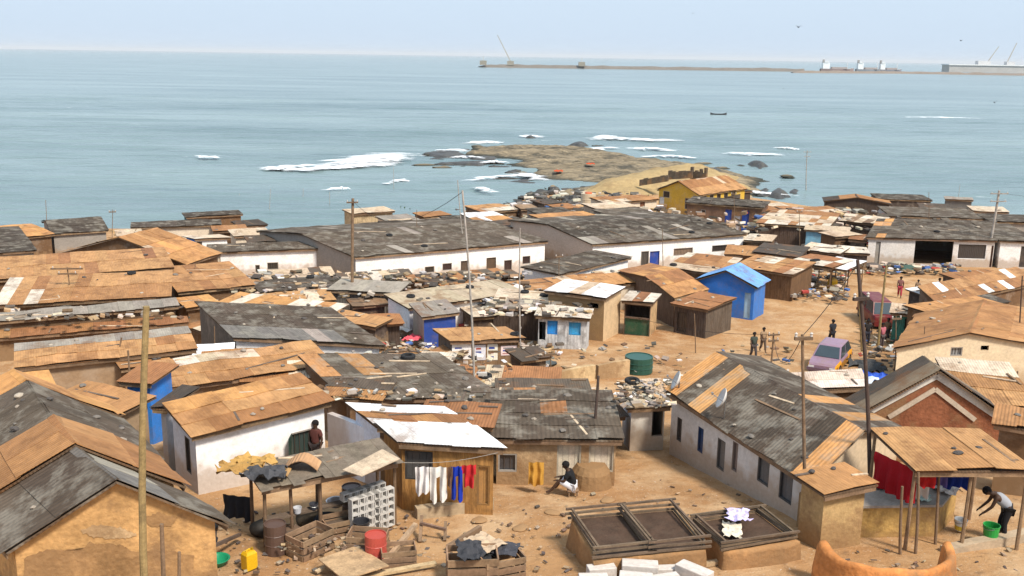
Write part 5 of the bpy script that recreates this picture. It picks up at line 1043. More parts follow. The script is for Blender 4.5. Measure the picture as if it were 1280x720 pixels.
# cloths on the ground and roofs
put(0, (80, 642), 'pale blue and white cloth drying on the cracked grey roof', 'cloth', on=PZ(80, 646, 12.95), mk=mk_rag((.58, .62, .72), 8), key='rag8', s=(.8, .4, .4))
put(0, (32, 712), 'yellow green cloth draped at the foot of the mud gable', 'cloth', h=.4, mk=mk_rag((.42, .38, .03), 9), key='rag9', s=(.9, .8, .8), rz=.3)
put(0, (70, 716), 'pale mint cloth draped at the foot of the mud gable', 'cloth', h=.4, mk=mk_rag((.52, .60, .44), 10), key='rag10', s=(.7, .7, .8), rz=.2)
# white pipe on the mud gable
a, b = P(172, 657, 1.35), P(246, 650, 1.35); mb = MB(); mb.tube(a, b, .035, .035, (.65, .62, .58), 8); tag(mb.build('pipe', 'plastic'), 'thin whitish pipe lying across the front of the mud gable', 'pipe')
# planks and wreckage in the front yard
def beam(a, b, ha, hb, w_, h_, tint, lab, cat='plank'):
    mb = MB(); mb.bar(P(*a, ha), P(*b, hb), w_, h_, jit(tint)); return tag(mb.build('plank', 'timber'), lab, cat)
beam((478, 706), (520, 655), .05, .75, .12, .09, (.42, .29, .17), 'long pale plank leaning across the red barrel')
beam((525, 678), (527, 645), 0, .5, .09, .09, (.2, .13, .08), 'stub of an upright post in the yard')
beam((556, 676), (557, 652), 0, .4, .08, .08, (.2, .13, .08), 'second stub of an upright post in the yard')
beam((526, 654), (557, 662), .4, .3, .07, .07, (.16, .10, .07), 'dark cross bar joining the two yard posts')
beam((395, 715), (450, 684), .05, .3, .10, .05, (.45, .33, .2), 'thin pale plank along the card sheet')
beam((445, 722), (545, 704), .05, .15, .16, .07, (.46, .32, .18), 'tan plank lying at the bottom of the yard')
beam((250, 690), (300, 668), .6, .2, .08, .08, (.12, .08, .06), 'dark stick leaning near the green basin')
beam((880, 706), (975, 684), .05, .12, .14, .10, (.46, .33, .2), 'long pale beam lying in front of the shorter oven')
mb = MB(); q4 = [P(x, y, .28) for x, y in ((398, 700), (446, 683), (486, 708), (430, 726))]; mb.hexa(q4 + [p + Vector((0, 0, .03)) for p in q4], (.44, .29, .16)); tag(mb.build('board', 'timber'), 'square brown card board lying in the front yard', 'board')
mk_c = mk_crate((.24, .15, .09))
put(0, (498, 705), 'slatted wooden crate beside the red barrel', 'crate', mk=mk_c, key='crate', s=1.4, rz=.2)
put(0, (460, 690), 'wooden crate behind the square card board', 'crate', key='crate', s=1.6, rz=-.1)
put(0, (425, 668), 'dark wooden crate under the shelter by the basin', 'crate', key='crate', s=1.5, rz=.5)
put(0, (388, 690), 'wooden crate under the middle of the shelter', 'crate', key='crate', s=1.7, rz=.9)
put(0, (345, 690), 'rusty brown drum under the shelter', 'barrel', mk=mk_barrel((.10, .06, .045), .28, .8), key='drum')
put(0, (440, 640), 'second brown drum deep under the shelter', 'barrel', key='drum')
put(0, (590, 722), 'crate under the black sheet pile at the bottom edge', 'crate', key='crate', s=2.0, rz=.1)
put(0, (626, 720), 'second crate beside the black sheet pile', 'crate', key='crate', s=1.7, rz=.4)
for k, (x, y, tn) in enumerate([(588, 690, (.05, .05, .055)), (606, 680, (.46, .34, .23)), (625, 688, (.06, .06, .07)), (600, 698, (.03, .03, .032))]):
    put(0, (x, y), 'sheet draped over the crates at the bottom edge', 'tarpaulin', h=.75 - .1 * k, mk=mk_rag(tn, 20 + k), key='rag%d' % (20 + k), s=(.9, .8, .7), group='sheets over the bottom crates')
mud = tag((lambda mb: (mb.lathe(P(738, 606), [(0, .75), (.45, .72), (.6, .5), (.68, 0), (.7, -.3)], (.30, .18, .085), 18), mb.build('clay_bin', 'mud', weld=True))[1])(MB()), 'round brown clay bin against the mud house wall', 'bin')
# ---------------------------------------------------------------- people
def skin_body(name, V, E, radii, root_i, tint, m, parent, org, sub=2):
    me = bpy.data.meshes.new(name); me.from_pydata(V, E, []); ob = bpy.data.objects.new(name, me); COL.objects.link(ob)
    md = ob.modifiers.new('skin', 'SKIN'); md.use_smooth_shade = True
    sv_ = me.skin_vertices[0].data if me.skin_vertices else None
    if sv_ is None:
        bm = bmesh.new(); bm.from_mesh(me); bm.verts.layers.skin.verify(); bm.to_mesh(me); bm.free(); sv_ = me.skin_vertices[0].data
    for k, r in enumerate(radii): sv_[k].radius = (r, r) if not isinstance(r, tuple) else r; sv_[k].use_root = (k == root_i)
    ss = ob.modifiers.new('sub', 'SUBSURF'); ss.levels = ss.render_levels = sub
    key = 'plain_%s_%.3f_%.3f_%.3f' % (m, *tint)
    if key not in M: M[key] = mat(key, .6 if m == 'skin' else .95, .1, 5, None, 0, 1, ('noise', 12, .3, .02) if m == 'cloth' else None, .25, base=tint)
    me.materials.append(M[key])
    dg = bpy.context.evaluated_depsgraph_get(); me2 = bpy.data.meshes.new_from_object(ob.evaluated_get(dg)); ob.modifiers.clear(); ob.data = me2
    me2.polygons.foreach_set('use_smooth', [True] * len(me2.polygons)); bpy.data.meshes.remove(me)
    if parent is not None: ob.parent = parent
    ORI[ob.name] = org; return ob
SK = (.065, .035, .022)
def person(label, loc, rz, pose, shirt, lower, s=1.0, long_lower=True, sleeve=True, hair=(.012, .01, .01), fingers=False):
    root = empty('person', loc, label, 'person'); root.rotation_euler = (0, 0, rz); root.scale = (s, s, s)
    J = dict(pel=(0, 0, .93), bel=(0, .01, 1.08), che=(0, .0, 1.27), neb=(0, -.01, 1.42), nek=(0, .005, 1.49), hea=(0, .025, 1.60), top=(0, .01, 1.70),
             sl=(-.17, 0, 1.38), el=(-.23, -.03, 1.12), wl=(-.24, .06, .88), hl=(-.25, .09, .79), sr=(.17, 0, 1.38), er=(.23, -.03, 1.12), wr=(.24, .06, .88), hr=(.25, .09, .79),
             pl=(-.09, 0, .88), kl=(-.10, .02, .49), al=(-.10, -.02, .09), tl=(-.12, .14, .035), pr=(.09, 0, .88), kr=(.10, .02, .49), ar=(.10, -.02, .09), tr=(.12, .14, .035))
    if pose == 'walk':
        J.update(kl=(-.10, .16, .50), al=(-.10, .22, .10), tl=(-.11, .37, .05), kr=(.10, -.02, .48), ar=(.10, -.26, .13), tr=(.11, -.12, .05), el=(-.22, -.10, 1.13), wl=(-.22, -.12, .9), hl=(-.22, -.12, .8), er=(.22, .06, 1.13), wr=(.22, .2, .95), hr=(.22, .25, .87))
    if pose == 'bend':
        J.update(pel=(0, -.10, .90), bel=(0, -.02, 1.03), che=(0, .16, 1.16), neb=(0, .29, 1.24), nek=(0, .35, 1.27), hea=(0, .45, 1.29), top=(0, .54, 1.34),
                 sl=(-.18, .25, 1.21), el=(-.21, .34, .96), wl=(-.16, .48, .78), hl=(-.15, .54, .72), sr=(.18, .25, 1.21), er=(.21, .34, .96), wr=(.16, .50, .80), hr=(.15, .56, .74),
                 pl=(-.09, -.10, .85), kl=(-.10, -.02, .47), al=(-.11, -.08, .09), tl=(-.13, .08, .035), pr=(.09, -.10, .85), kr=(.10, .02, .47), ar=(.11, -.02, .09), tr=(.13, .14, .035))
    if pose == 'sit':
        J.update(pel=(0, 0, .30), bel=(0, .04, .44), che=(0, .11, .61), neb=(0, .17, .75), nek=(0, .20, .81), hea=(0, .26, .91), top=(0, .27, 1.01), sl=(-.17, .15, .71), el=(-.22, .24, .48), wl=(-.13, .42, .46), hl=(-.10, .50, .44), sr=(.17, .15, .71), er=(.22, .24, .48), wr=(.13, .42, .48), hr=(.10, .50, .47),
                 pl=(-.09, .03, .27), kl=(-.14, .40, .46), al=(-.15, .66, .10), tl=(-.17, .81, .04), pr=(.09, .03, .27), kr=(.14, .38, .46), ar=(.16, .56, .10), tr=(.18, .71, .04))
    RR = dict(pel=.125, bel=.115, che=.14, neb=.09, nek=.055, hea=.095, top=.075, sl=.06, el=.045, wl=.032, hl=.04, sr=.06, er=.045, wr=.032, hr=.04, pl=.095, kl=.06, al=.042, tl=.035, pr=.095, kr=.06, ar=.042, tr=.035)
    E_ = [('pel', 'bel'), ('bel', 'che'), ('che', 'neb'), ('neb', 'nek'), ('nek', 'hea'), ('hea', 'top'), ('che', 'sl'), ('sl', 'el'), ('el', 'wl'), ('wl', 'hl'), ('che', 'sr'), ('sr', 'er'), ('er', 'wr'), ('wr', 'hr'), ('pel', 'pl'), ('pl', 'kl'), ('kl', 'al'), ('al', 'tl'), ('pel', 'pr'), ('pr', 'kr'), ('kr', 'ar'), ('ar', 'tr')]
    J = {k: Vector(v) for k, v in J.items()}
    if fingers:
        hv = (J['hea'] - J['nek']).normalized(); fw = Vector((0, 1, 0)); fw = (fw - hv * fw.dot(hv)).normalized() if pose != 'bend' else Vector((0, .5, -.85)).normalized()
        J['nos'] = J['hea'] + fw * .115 - hv * .01; RR['nos'] = .016; E_.append(('hea', 'nos'))
        for sd_ in 'lr':
            d = (J['h' + sd_] - J['w' + sd_]).normalized(); x = Vector((1, 0, 0)); x = (x - d * x.dot(d)).normalized()
            RR['h' + sd_] = .03
            for k in range(4):
                nm = 'f%s%d' % (sd_, k); ln = (.075, .085, .08, .062)[k]; o_ = x * (k - 1.5) * .021
                J[nm + 'a'] = J['h' + sd_] + o_ + d * .035; J[nm + 'b'] = J[nm + 'a'] + d * ln * .55; J[nm + 'c'] = J[nm + 'b'] + (d + Vector((0, .2, -.7))).normalized() * ln * .5
                for q_, r_ in (('a', .010), ('b', .009), ('c', .007)): RR[nm + q_] = r_
                E_ += [('h' + sd_, nm + 'a'), (nm + 'a', nm + 'b'), (nm + 'b', nm + 'c')]
            t = 't%s_' % sd_; sx = 1 if sd_ == 'l' else -1
            J[t + 'a'] = J['w' + sd_] + d * .04 + x * sx * .035; J[t + 'b'] = J[t + 'a'] + (d + x * sx * .6).normalized() * .05; RR[t + 'a'] = .012; RR[t + 'b'] = .009; E_ += [('h' + sd_, t + 'a'), (t + 'a', t + 'b')]
    ks = list(J); ix = {k: i for i, k in enumerate(ks)}
    skin_body('body', [J[k] for k in ks], [(ix[a], ix[b]) for a, b in E_], [RR[k] for k in ks], ix['pel'], SK, 'skin', root, Vector())
    def cloth(name, keys, edges, rr, tint):
        ii = {k: i for i, k in enumerate(keys)}; skin_body(name, [J[k] for k in keys], [(ii[a], ii[b]) for a, b in edges], rr, 0, tint, 'cloth', root, Vector(), 2)
    J['ml'] = J['sl'].lerp(J['el'], .7); J['mr'] = J['sr'].lerp(J['er'], .7)
    if sleeve: cloth('shirt', ['pel', 'bel', 'che', 'neb', 'sl', 'sr', 'ml', 'mr'], [('pel', 'bel'), ('bel', 'che'), ('che', 'neb'), ('che', 'sl'), ('che', 'sr'), ('sl', 'ml'), ('sr', 'mr')], [.155, .145, .168, .098, .082, .082, .075, .075], shirt)
    else: cloth('shirt', ['pel', 'bel', 'che', 'neb'], [('pel', 'bel'), ('bel', 'che'), ('che', 'neb')], [.165, .155, .185, .10], shirt)
    J['xl'] = J['kl'].lerp(J['al'], .8) if long_lower else J['kl']; J['xr'] = J['kr'].lerp(J['ar'], .8) if long_lower else J['kr']
    if long_lower: cloth('trousers', ['pel', 'pl', 'pr', 'kl', 'kr', 'xl', 'xr'], [('pel', 'pl'), ('pel', 'pr'), ('pl', 'kl'), ('pr', 'kr'), ('kl', 'xl'), ('kr', 'xr')], [.15, .115, .115, .085, .085, .075, .075], lower)
    else: cloth('shorts', ['pel', 'pl', 'pr', 'kl', 'kr'], [('pel', 'pl'), ('pel', 'pr'), ('pl', 'kl'), ('pr', 'kr')], [.15, .12, .12, .10, .10], lower)
    h0 = J['hea']; hv = (J['top'] - J['hea']).normalized(); bk = Vector((0, -1, 0)); bk = (bk - hv * bk.dot(hv)).normalized()
    bm = bmesh.new(); bmesh.ops.create_icosphere(bm, subdivisions=3, radius=.118)
    bmesh.ops.delete(bm, geom=[v for v in bm.verts if v.co.z < -.02 and v.co.y > -.03], context='VERTS')
    for v in bm.verts: v.co *= 1 + .1 * noise.noise(v.co * 22)
    rot = Matrix((hv.cross(-bk).normalized() * -1 if False else (-bk).cross(hv), -bk, hv)).transposed()
    me = bpy.data.meshes.new('hair'); bm.to_mesh(me); bm.free(); me.transform(Matrix.Translation(h0 + hv * .035 + bk * .018) @ rot.to_4x4())
    key = 'hair_%.3f' % hair[0]
    if key not in M: M[key] = mat(key, .9, .2, 8, None, 0, 1, ('noise', 40, .6, .02), .2, base=hair)
    me.materials.append(M[key]); ob = bpy.data.objects.new('hair', me); COL.objects.link(ob); ob.parent = root
    if fingers:
        for sx in (-1, 1):
            em = bpy.data.meshes.new('eye'); b2 = bmesh.new(); bmesh.ops.create_icosphere(b2, subdivisions=1, radius=.012); b2.to_mesh(em); b2.free()
            fw = Vector((0, 1, 0)) if pose != 'bend' else Vector((0, .5, -.85)).normalized(); fw = (fw - hv * fw.dot(hv)).normalized(); xx = fw.cross(hv).normalized()
            em.transform(Matrix.Translation(h0 + fw * .088 + xx * sx * .035 + hv * .015)); em.materials.append(M['plain_eye'] if 'plain_eye' in M else M.setdefault('plain_eye', mat('plain_eye', .2, .02, 4, base=(.7, .68, .64)))); eo = bpy.data.objects.new('eye', em); COL.objects.link(eo); eo.parent = root
    return root
# facing: rz rotates the local +Y front
person('person in grey sleeveless top and black trousers bending over the washing table', P(1250, 673), R(75), 'bend', (.30, .31, .34), (.015, .014, .016), 1.02, True, False, fingers=True)
person('seated person in black top and white shorts by the mud house', P(716, 618), R(75), 'sit', (.012, .012, .014), (.62, .62, .66), 1.0, False, True, fingers=True)
person('woman-height person in red skirt walking on the far road', P(1124, 371), R(200), 'walk', (.20, .09, .08), (.30, .04, .05), 1.0, True) if False else person('person in red trousers walking on the far road', P(1124, 372), R(160), 'walk', (.20, .09, .08), (.34, .04, .06), 1.0)
person('small child in tan clothes standing on the far road', P(1146, 371), R(150), 'stand', (.30, .20, .13), (.26, .16, .10), .82, False)
person('person in black clothes walking just behind the taxi', P(1039, 432), R(10), 'walk', (.03, .032, .04), (.02, .02, .025), 1.0)
person('person in dark top standing beside the minibus poles', P(1083, 432), R(170), 'stand', (.025, .022, .022), (.03, .03, .04), 1.0)
person('person in pink top standing near the mint green stall', P(1101, 436), R(200), 'stand', (.42, .13, .16), (.09, .07, .07), .98)
person('person in brown clothes leaning out near the mint stall', P(1108, 428), R(120), 'stand', (.16, .10, .06), (.05, .04, .04), .95)
person('person in white shirt standing behind the white sheets stall', P(1172, 374), R(170), 'stand', (.62, .62, .66), (.05, .05, .06), 1.0)
person('person in dark green walking in the lane by the kiosks', P(941, 449), R(190), 'walk', (.05, .06, .05), (.06, .05, .05), .95)
person('person in tan shirt walking ahead in the lane by the kiosks', P(953, 440), R(190), 'walk', (.30, .20, .12), (.10, .07, .05), .9)
person('person in white vest near the blue windowed kiosk', P(716, 432), R(180), 'stand', (.60, .58, .55), (.05, .05, .07), .95)
person('person in dark shirt in front of the blue doors', P(937, 297), R(180), 'stand', (.6, .6, .62), (.03, .03, .06), 1.0)
person('person standing dark against the white house window', P(396, 588, 0), R(150), 'stand', (.10, .035, .03), (.04, .03, .03), 1.0)
person('person in black clothes crouching beside the mud gable', P(262, 690), R(20), 'sit', (.02, .02, .022), (.03, .03, .035), 1.0)
st_ = P(716, 618); mb = MB(); 
for sx in (-1, 1):
    for sy in (-1, 1): mb.box(st_ + Vector((sx * .12, sy * .12 , 0)), .04, .04, .15, (.2, .13, .08))
root = empty('stool', st_, 'low wooden stool under the seated person', 'stool'); mb2 = MB(); mb2.box(st_ + Vector((0, 0, .15)), .34, .32, .04, (.24, .15, .09)); mb2.build('seat', 'timber', root)
for sx in (-1, 1):
    for sy in (-1, 1): m3 = MB(); m3.box(st_ + Vector((sx * .12, sy * .12, 0)), .04, .04, .149, (.2, .13, .08)); m3.build('leg', 'timber', root)
# ---------------------------------------------------------------- vehicles
M['carpaint'] = mat('car_paint', .42, .08, .8, (.25, .17, .1), .35, 2, None, .35)
def car(label, name, loc, rz, body, fender, Lg, Wd, Hb, Ht, prof, glass0, cat):
    # prof: (y, z_top of lower body); glass0: (y0 base front, y0 top front, y1 top rear, y1 base rear)
    root = empty(name, loc, label, cat); hw = Wd / 2
    mb = MB(); ys = [p[0] for p in prof]
    secs = []
    for y, zt in prof:
        e = 1 - .10 * (abs(y) / (Lg / 2)) ** 6
        secs.append([Vector((x * hw * e, y, z)) for x, z in ((-.94, .24), (-1, .40), (-1, zt * .82), (-.93, zt), (0, zt + .025), (.93, zt), (1, zt * .82), (1, .40), (.94, .24))])
    for s in range(len(secs) - 1):
        ym = (ys[s] + ys[s + 1]) / 2
        for i in range(8):
            tn = (fender if (ym > Lg * .2 or ym < -Lg * .22) else mul(fender, .45)) if i in (0, 1, 2, 5, 6, 7) and fender != body and not (i in (2, 5) and -Lg * .22 < ym < Lg * .2) else body
            mb.poly([secs[s][i], secs[s][i + 1], secs[s + 1][i + 1], secs[s + 1][i]], tn)
        mb.poly([secs[s][8], secs[s][0], secs[s + 1][0], secs[s + 1][8]], (.02, .02, .02))
    mb.poly(secs[0], body); mb.poly(secs[-1][::-1], body)
    bo = mb.build; o0 = ORI[root.name]; ORI[root.name] = Vector()
    mb.build('body', 'carpaint', root, weld=True)
    yb, yt, ye, yd = glass0; zb = Hb; bx, tx = hw * .92, hw * .74
    base = [Vector((-bx, yb, zb)), Vector((bx, yb, zb)), Vector((bx, yd, zb)), Vector((-bx, yd, zb))]; topc = [Vector((-tx, yt, Ht)), Vector((tx, yt, Ht)), Vector((tx, ye, Ht)), Vector((-tx, ye, Ht))]
    cb = MB(); cb.hexa([p - Vector((0, 0, .03)) for p in base] + topc, body); mid = [p.lerp(Vector((0, (yt + ye) / 2, Ht)), .18) + Vector((0, 0, .045)) for p in topc]; cb.hexa([p + Vector((0, 0, .001)) for p in topc] + mid, body); cb.build('cabin', 'carpaint', root, weld=True)
    def pane(nm, a, b, c, d, ins=.07):
        ce = (a + b + c + d) / 4; q = [p.lerp(ce, ins * (1.6 if i < 2 else 1.6)) for i, p in enumerate((a, b, c, d))]; nr = (b - a).cross(d - a).normalized(); nr = nr if nr.dot(ce - Vector((0, (yb + yd) / 2, (zb + Ht) / 2))) > 0 else -nr
        g_ = MB(); g_.hexa([p + nr * .003 for p in q] + [p + nr * .012 for p in q], (.035, .05, .06)); g_.build(nm, 'glass', root)
    pane('windscreen', base[0], base[1], topc[1], topc[0]); pane('rear_window', base[2], base[3], topc[3], topc[2])
    for a, b in ((1, 2), (3, 0)):
        n = 2 if Lg < 4.4 else 3
        for k in range(n):
            f0, f1 = k / n + .01, (k + 1) / n - .01; pane('side_window', base[a].lerp(base[b], f0), base[a].lerp(base[b], f1), topc[a].lerp(topc[b], f1), topc[a].lerp(topc[b], f0), .05)
    for sx in (-1, 1):
        for y in (Lg * .31, -Lg * .30):
            c = Vector((sx * (hw - .09), y, .30)); rt = Matrix.Rotation(R(90) * sx, 3, 'Y'); t_ = MB(); t_.lathe(c, [(.17, -.09), (.29, -.09), (.30, -.05), (.30, .07), (.28, .10), (.18, .10)], (.02, .02, .02), 20, rt); wl = t_.build('wheel', 'rubber', root)
            ri = MB(); ri.lathe(c, [(0, .085), (.08, .09), (.18, .075), (.18, .02)], (.35, .35, .36), 14, rt); ri.build('rim', 'metal', wl)
        hl_ = MB(); zf = prof[-1][1]; hl_.box(Vector((sx * hw * .68, Lg / 2 - .005, zf * .72)), .3, .06, .14, (.7, .7, .68)); hl_.build('headlight', 'glass', root)
        tl_ = MB(); tl_.box(Vector((sx * hw * .74, -Lg / 2 + .005, prof[0][1] * .66)), .16, .05, .22, (.35, .01, .01)); tl_.build('tail_light', 'plastic', root)
    for y in (Lg / 2 + .03, -Lg / 2 - .03): bb = MB(); bb.box(Vector((0, y, .32)), Wd * .94, .09, .16, mul(body, .5)); bb.build('bumper', 'plastic', root)
    ORI[root.name] = o0; root.rotation_euler = (0, 0, rz); return root
tx = P(1037, 459)
car('mauve taxi with orange wings parked on the sandy road', 'taxi', tx, R(150), (.26, .165, .225), (.72, .30, .01), 4.1, 1.66, .82, 1.36,
    [(-2.05, .70), (-1.95, .78), (-1.3, .84), (-.6, .84), (.5, .83), (1.0, .80), (1.6, .76), (1.95, .70), (2.05, .60)], (1.05, .38, -1.35, -1.75), 'taxi')
car('dark red minibus standing at the end of the sandy road', 'minibus', P(1094, 402), R(176), (.13, .010, .012), (.13, .010, .012), 4.3, 1.7, 1.0, 1.75,
    [(-2.3, .95), (-2.2, 1.02), (-1.2, 1.05), (0, 1.05), (1.3, 1.05), (1.9, 1.0), (2.25, .9), (2.3, .7)], (1.95, 1.3, -1.95, -2.08), 'minibus')
# ---------------------------------------------------------------- the heap of rags and litter
def litter(name, areas, pal, lab, size=(.06, .3), hh=.1, m='cloth', up=0):
    mb = MB()
    for (x0, y0, x1, y1, n, h) in areas:
        for _ in range(n):
            p = P(random.uniform(x0, x1), random.uniform(y0, y1), h + random.uniform(0, up)); a = random.random() * 6.28; s = random.uniform(*size) * (p.y / 35 if p.y > 35 else 1); rt = Matrix.Rotation(a, 3, 'Z') @ Matrix.Rotation(random.uniform(-.5, .5), 3, 'X')
            mb.box(p, s, s * random.uniform(.25, .8), s * random.uniform(.05, .35), jit(random.choice(pal), .2), rt)
    return tag(mb.build(name, m), lab, None, None, 'stuff')
MIX = [(.60, .55, .50), (.48, .40, .31), (.08, .07, .06), (.12, .10, .08), (.42, .28, .15), (.16, .10, .06), (.35, .24, .14), (.10, .085, .07), (.26, .22, .18), (.35, .33, .31), (.22, .15, .09), (.5, .40, .3)] * 2 + [(.42, .07, .06), (.08, .15, .34)]
litter('litter', [(420, 396, 520, 436, 260, .05), (500, 428, 545, 450, 90, .03), (575, 372, 660, 410, 220, .4), (640, 430, 690, 470, 130, .05), (655, 440, 685, 462, 80, .4)], MIX, 'heap of coloured rags and scrap between the shacks', up=.5)
litter('litter', [(690, 430, 860, 470, 40, .0), (640, 484, 760, 500, 70, .02), (760, 340, 860, 350, 40, .1), (900, 430, 990, 470, 50, 0), (985, 335, 1060, 375, 220, .05), (1060, 330, 1200, 342, 200, .05), (1075, 400, 1170, 470, 300, .1), (1120, 380, 1200, 400, 160, .2), (930, 290, 1070, 320, 200, .2)], MIX, 'scattered litter and scrap along the sandy road', up=.4)
litter('litter', [(500, 630, 720, 716, 90, 0), (690, 600, 1000, 650, 30, 0), (1000, 660, 1280, 716, 40, 0), (250, 640, 520, 716, 200, .02), (350, 655, 460, 690, 140, .3)], [(.30, .2, .12), (.16, .1, .07), (.4, .3, .2), (.1, .08, .07), (.34, .26, .18)], 'chips and litter strewn over the front yards', size=(.04, .16), m='timber')
litter('litter', [(520, 258, 830, 280, 420, .8), (940, 262, 1240, 290, 420, 1.2), (140, 290, 330, 300, 60, .3), (760, 262, 960, 292, 200, 1.)], MIX + [(.5, .4, .3), (.14, .12, .1)], 'scrap and rubbish among the shacks along the shore', size=(.08, .4), up=1.2)
litter('litter', [(640, 234, 800, 262, 420, .1), (500, 250, 640, 262, 160, .1)], [(.30, .28, .25), (.08, .075, .07), (.05, .05, .05), (.16, .14, .12), (.5, .45, .38), (.12, .11, .10)], 'grey rubble and broken blocks along the shore', size=(.08, .35), up=.3, m='stone')
litter('litter', [(390, 440, 640, 500, 240, 1.9), (0, 384, 240, 400, 80, 2.2), (290, 340, 520, 372, 260, 1.9), (520, 340, 660, 380, 200, 2.0), (770, 476, 840, 510, 160, 2.1), (600, 360, 740, 395, 200, 2.1)], MIX[:24], 'scrap wood and rags scattered over the middle roofs', size=(.06, .35), up=.25)
# piled rags in the heap that can be told apart
for k, (x, y, tn, l, s) in enumerate([(470, 404, (.5, .07, .06), 'red cloth on top of the rubbish heap', 1.6), (476, 416, (.10, .28, .55), 'light blue cloth on the rubbish heap', 1.6), (452, 396, (.7, .68, .66), 'white cloth at the back of the rubbish heap', 1.5), (517, 424, (.65, .10, .13), 'bright red cloth by the navy shack', 1.2), (490, 398, (.6, .08, .06), 'scarlet rag beside the navy blue shack', 1.5), (505, 412, (.66, .62, .58), 'pale sheet lying by the navy shack', 1.8), (582, 385, (.50, .30, .06), 'yellow tarpaulin slumped behind the navy shack', 2.2), (620, 382, (.04, .04, .045), 'black plastic bundle behind the poster kiosk', 2.2), (612, 378, (.45, .26, .06), 'ochre sack on the black plastic bundle', 1.5), (668, 455, (.10, .11, .11), 'grey bundle standing by the poster kiosk', 2.0), (1070, 478, (.5, .55, .62), 'pale blue laundry on the tub by the lean-to', 1.8), (1095, 474, (.04, .10, .45), 'bright blue cloth beside the pale laundry', 1.5), (1085, 462, (.06, .06, .06), 'dark bundle behind the pale laundry', 2.0)]):
    put(0, (x, y), l, 'cloth', h=.5, mk=mk_rag(tn, 40 + k), key='rg%d' % k, s=(s, s, s))
# bush on the shore
def bush(px, py, r, lab):
    c = P(px, py); root = empty('bush', c, lab, 'bush'); mb = MB()
    for k in range(900):
        v = Vector((random.gauss(0, .42), random.gauss(0, .42), abs(random.gauss(.45, .3)))) * r; d = Vector((random.uniform(-1, 1), random.uniform(-1, 1), random.uniform(-.3, 1))).normalized(); x = d.orthogonal().normalized() * .14; p = c + v
        mb.poly([p, p + d * .18 + x, p + d * .42, p + d * .18 - x], jit((.05, .10, .025), .35))
    mb.build('foliage', 'leaf', root); sb = MB()
    for k in range(5): sb.tube(c + Vector((0, 0, -.2)), c + Vector((random.uniform(-.5, .5), random.uniform(-.5, .5), .9)) * r * .8, .06, .02, (.10, .07, .05), 6)
    sb.build('stem', 'timber', root)
bush(510, 282, 2.0, 'green bush beside the ribbed board house'); bush(502, 284, 1.4, 'smaller green bush touching the ribbed board house'); bush(804, 262, 1.4, 'dark green bush left of the yellow house')
# boat, birds and the harbour
bp = PZ(898, 144, 0); mb = MB(); rows = []
for i in range(13):
    t = i / 12 * 2 - 1; wv = .75 * (1 - abs(t) ** 2.2) + .02; zt = .65 + .55 * abs(t) ** 3; x = t * 3.6
    rows.append([bp + Vector((x, -wv, zt)), bp + Vector((x, -wv * .7, .1)), bp + Vector((x, 0, -.15)), bp + Vector((x, wv * .7, .1)), bp + Vector((x, wv, zt))])
mb.grid(rows, (.05, .05, .055)); root = empty('canoe', bp, 'dark fishing canoe out on the open sea', 'boat'); mb.build('hull', 'wood', root)
mb = MB()
for t in (-1.5, 0, 1.4): mb = MB(); mb.box(bp + Vector((t, 0, .55)), .25, 1.3, .05, (.12, .08, .05)); mb.build('thwart', 'timber', root)
def bird(px, D, s, lab, rz):
    p = PD(*px, D); root = empty('bird', p, lab, 'bird'); mb = MB(); mb.lathe(p, [(0, -.28), (.04, -.2), (.075, -.02), (.06, .12), (.035, .2), (.04, .24), (0, .34)], (.05, .05, .055), 10, Matrix.Rotation(R(90), 3, 'X')); mb.build('body', 'cloth', root, weld=True, smooth=True)
    for sx in (-1, 1):
        mb = MB(); q = [Vector((0, -.08, .03)), Vector((0, .1, .03)), Vector((sx * .35, .12, .22)), Vector((sx * .8, -.06, .10)), Vector((sx * .36, -.06, .22))]
        mb.poly([p + Vector(v) for v in (q[0], q[1], q[2], q[4])], (.06, .06, .065)); mb.poly([p + v for v in (q[4], q[2], q[3])], (.05, .05, .055)); mb.build('wing', 'cloth', root)
    root.rotation_euler = (0, 0, rz); root.scale = (s, s, s)
for x_, y_, l_ in [(698, 214, 'small orange red tarpaulin spread on the near rocks'), (738, 205, 'orange red tarpaulin lying out on the rock shelf')]: spawn('rag_or', mk_rag((.45, .08, .03), 77), PZ(x_, y_, 1.3), l_, 'tarpaulin', 0, (1.8, 3.5, 1))
bird((998, 34), 170, 1.15, 'dark bird flying highest in the open sky', .3); bird((1243, 128), 130, 1.0, 'dark bird gliding low over the sea on the right', -.2); bird((1201, 51), 260, 1.0, 'small bird flying above the harbour wharf', .5); bird((866, 17), 250, .9, 'faint small bird near the top of the sky', .1); bird((979, 111), 240, .9, 'small bird skimming the sea below the breakwater', 0)
M['far'] = mat('far_masonry', .9, .1, .05, None, 0, 1, None, .2)
def strip(px, wd, ht, tint, name, lab, cat, seed=0):
    pts = [PZ(x, y, 0) for x, y in px]; mb = MB(); n = 60; rows = []; m_ = len(pts) - 1
    for i in range(n + 1):
        t = i / n * m_; k = min(m_ - 1, int(t)); c = pts[k].lerp(pts[k + 1], t - k); h = ht * (1 + .35 * noise.noise(Vector((i * .4, seed, 0)))) * min(1, (i + 1) / 4)
        rows.append([c + Vector((0, -wd / 2, -1)), c + Vector((0, -wd / 4, h)), c + Vector((0, wd / 4, h)), c + Vector((0, wd / 2, -1))])
    mb.grid(rows, tint, 5); return tag(mb.build(name, 'far'), lab, cat)
strip([(598, 84.0), (760, 86.3), (1004, 89.6)], 26, 6.5, (.16, .14, .12), 'breakwater', 'long low stone breakwater running out to the harbour mouth', 'breakwater')
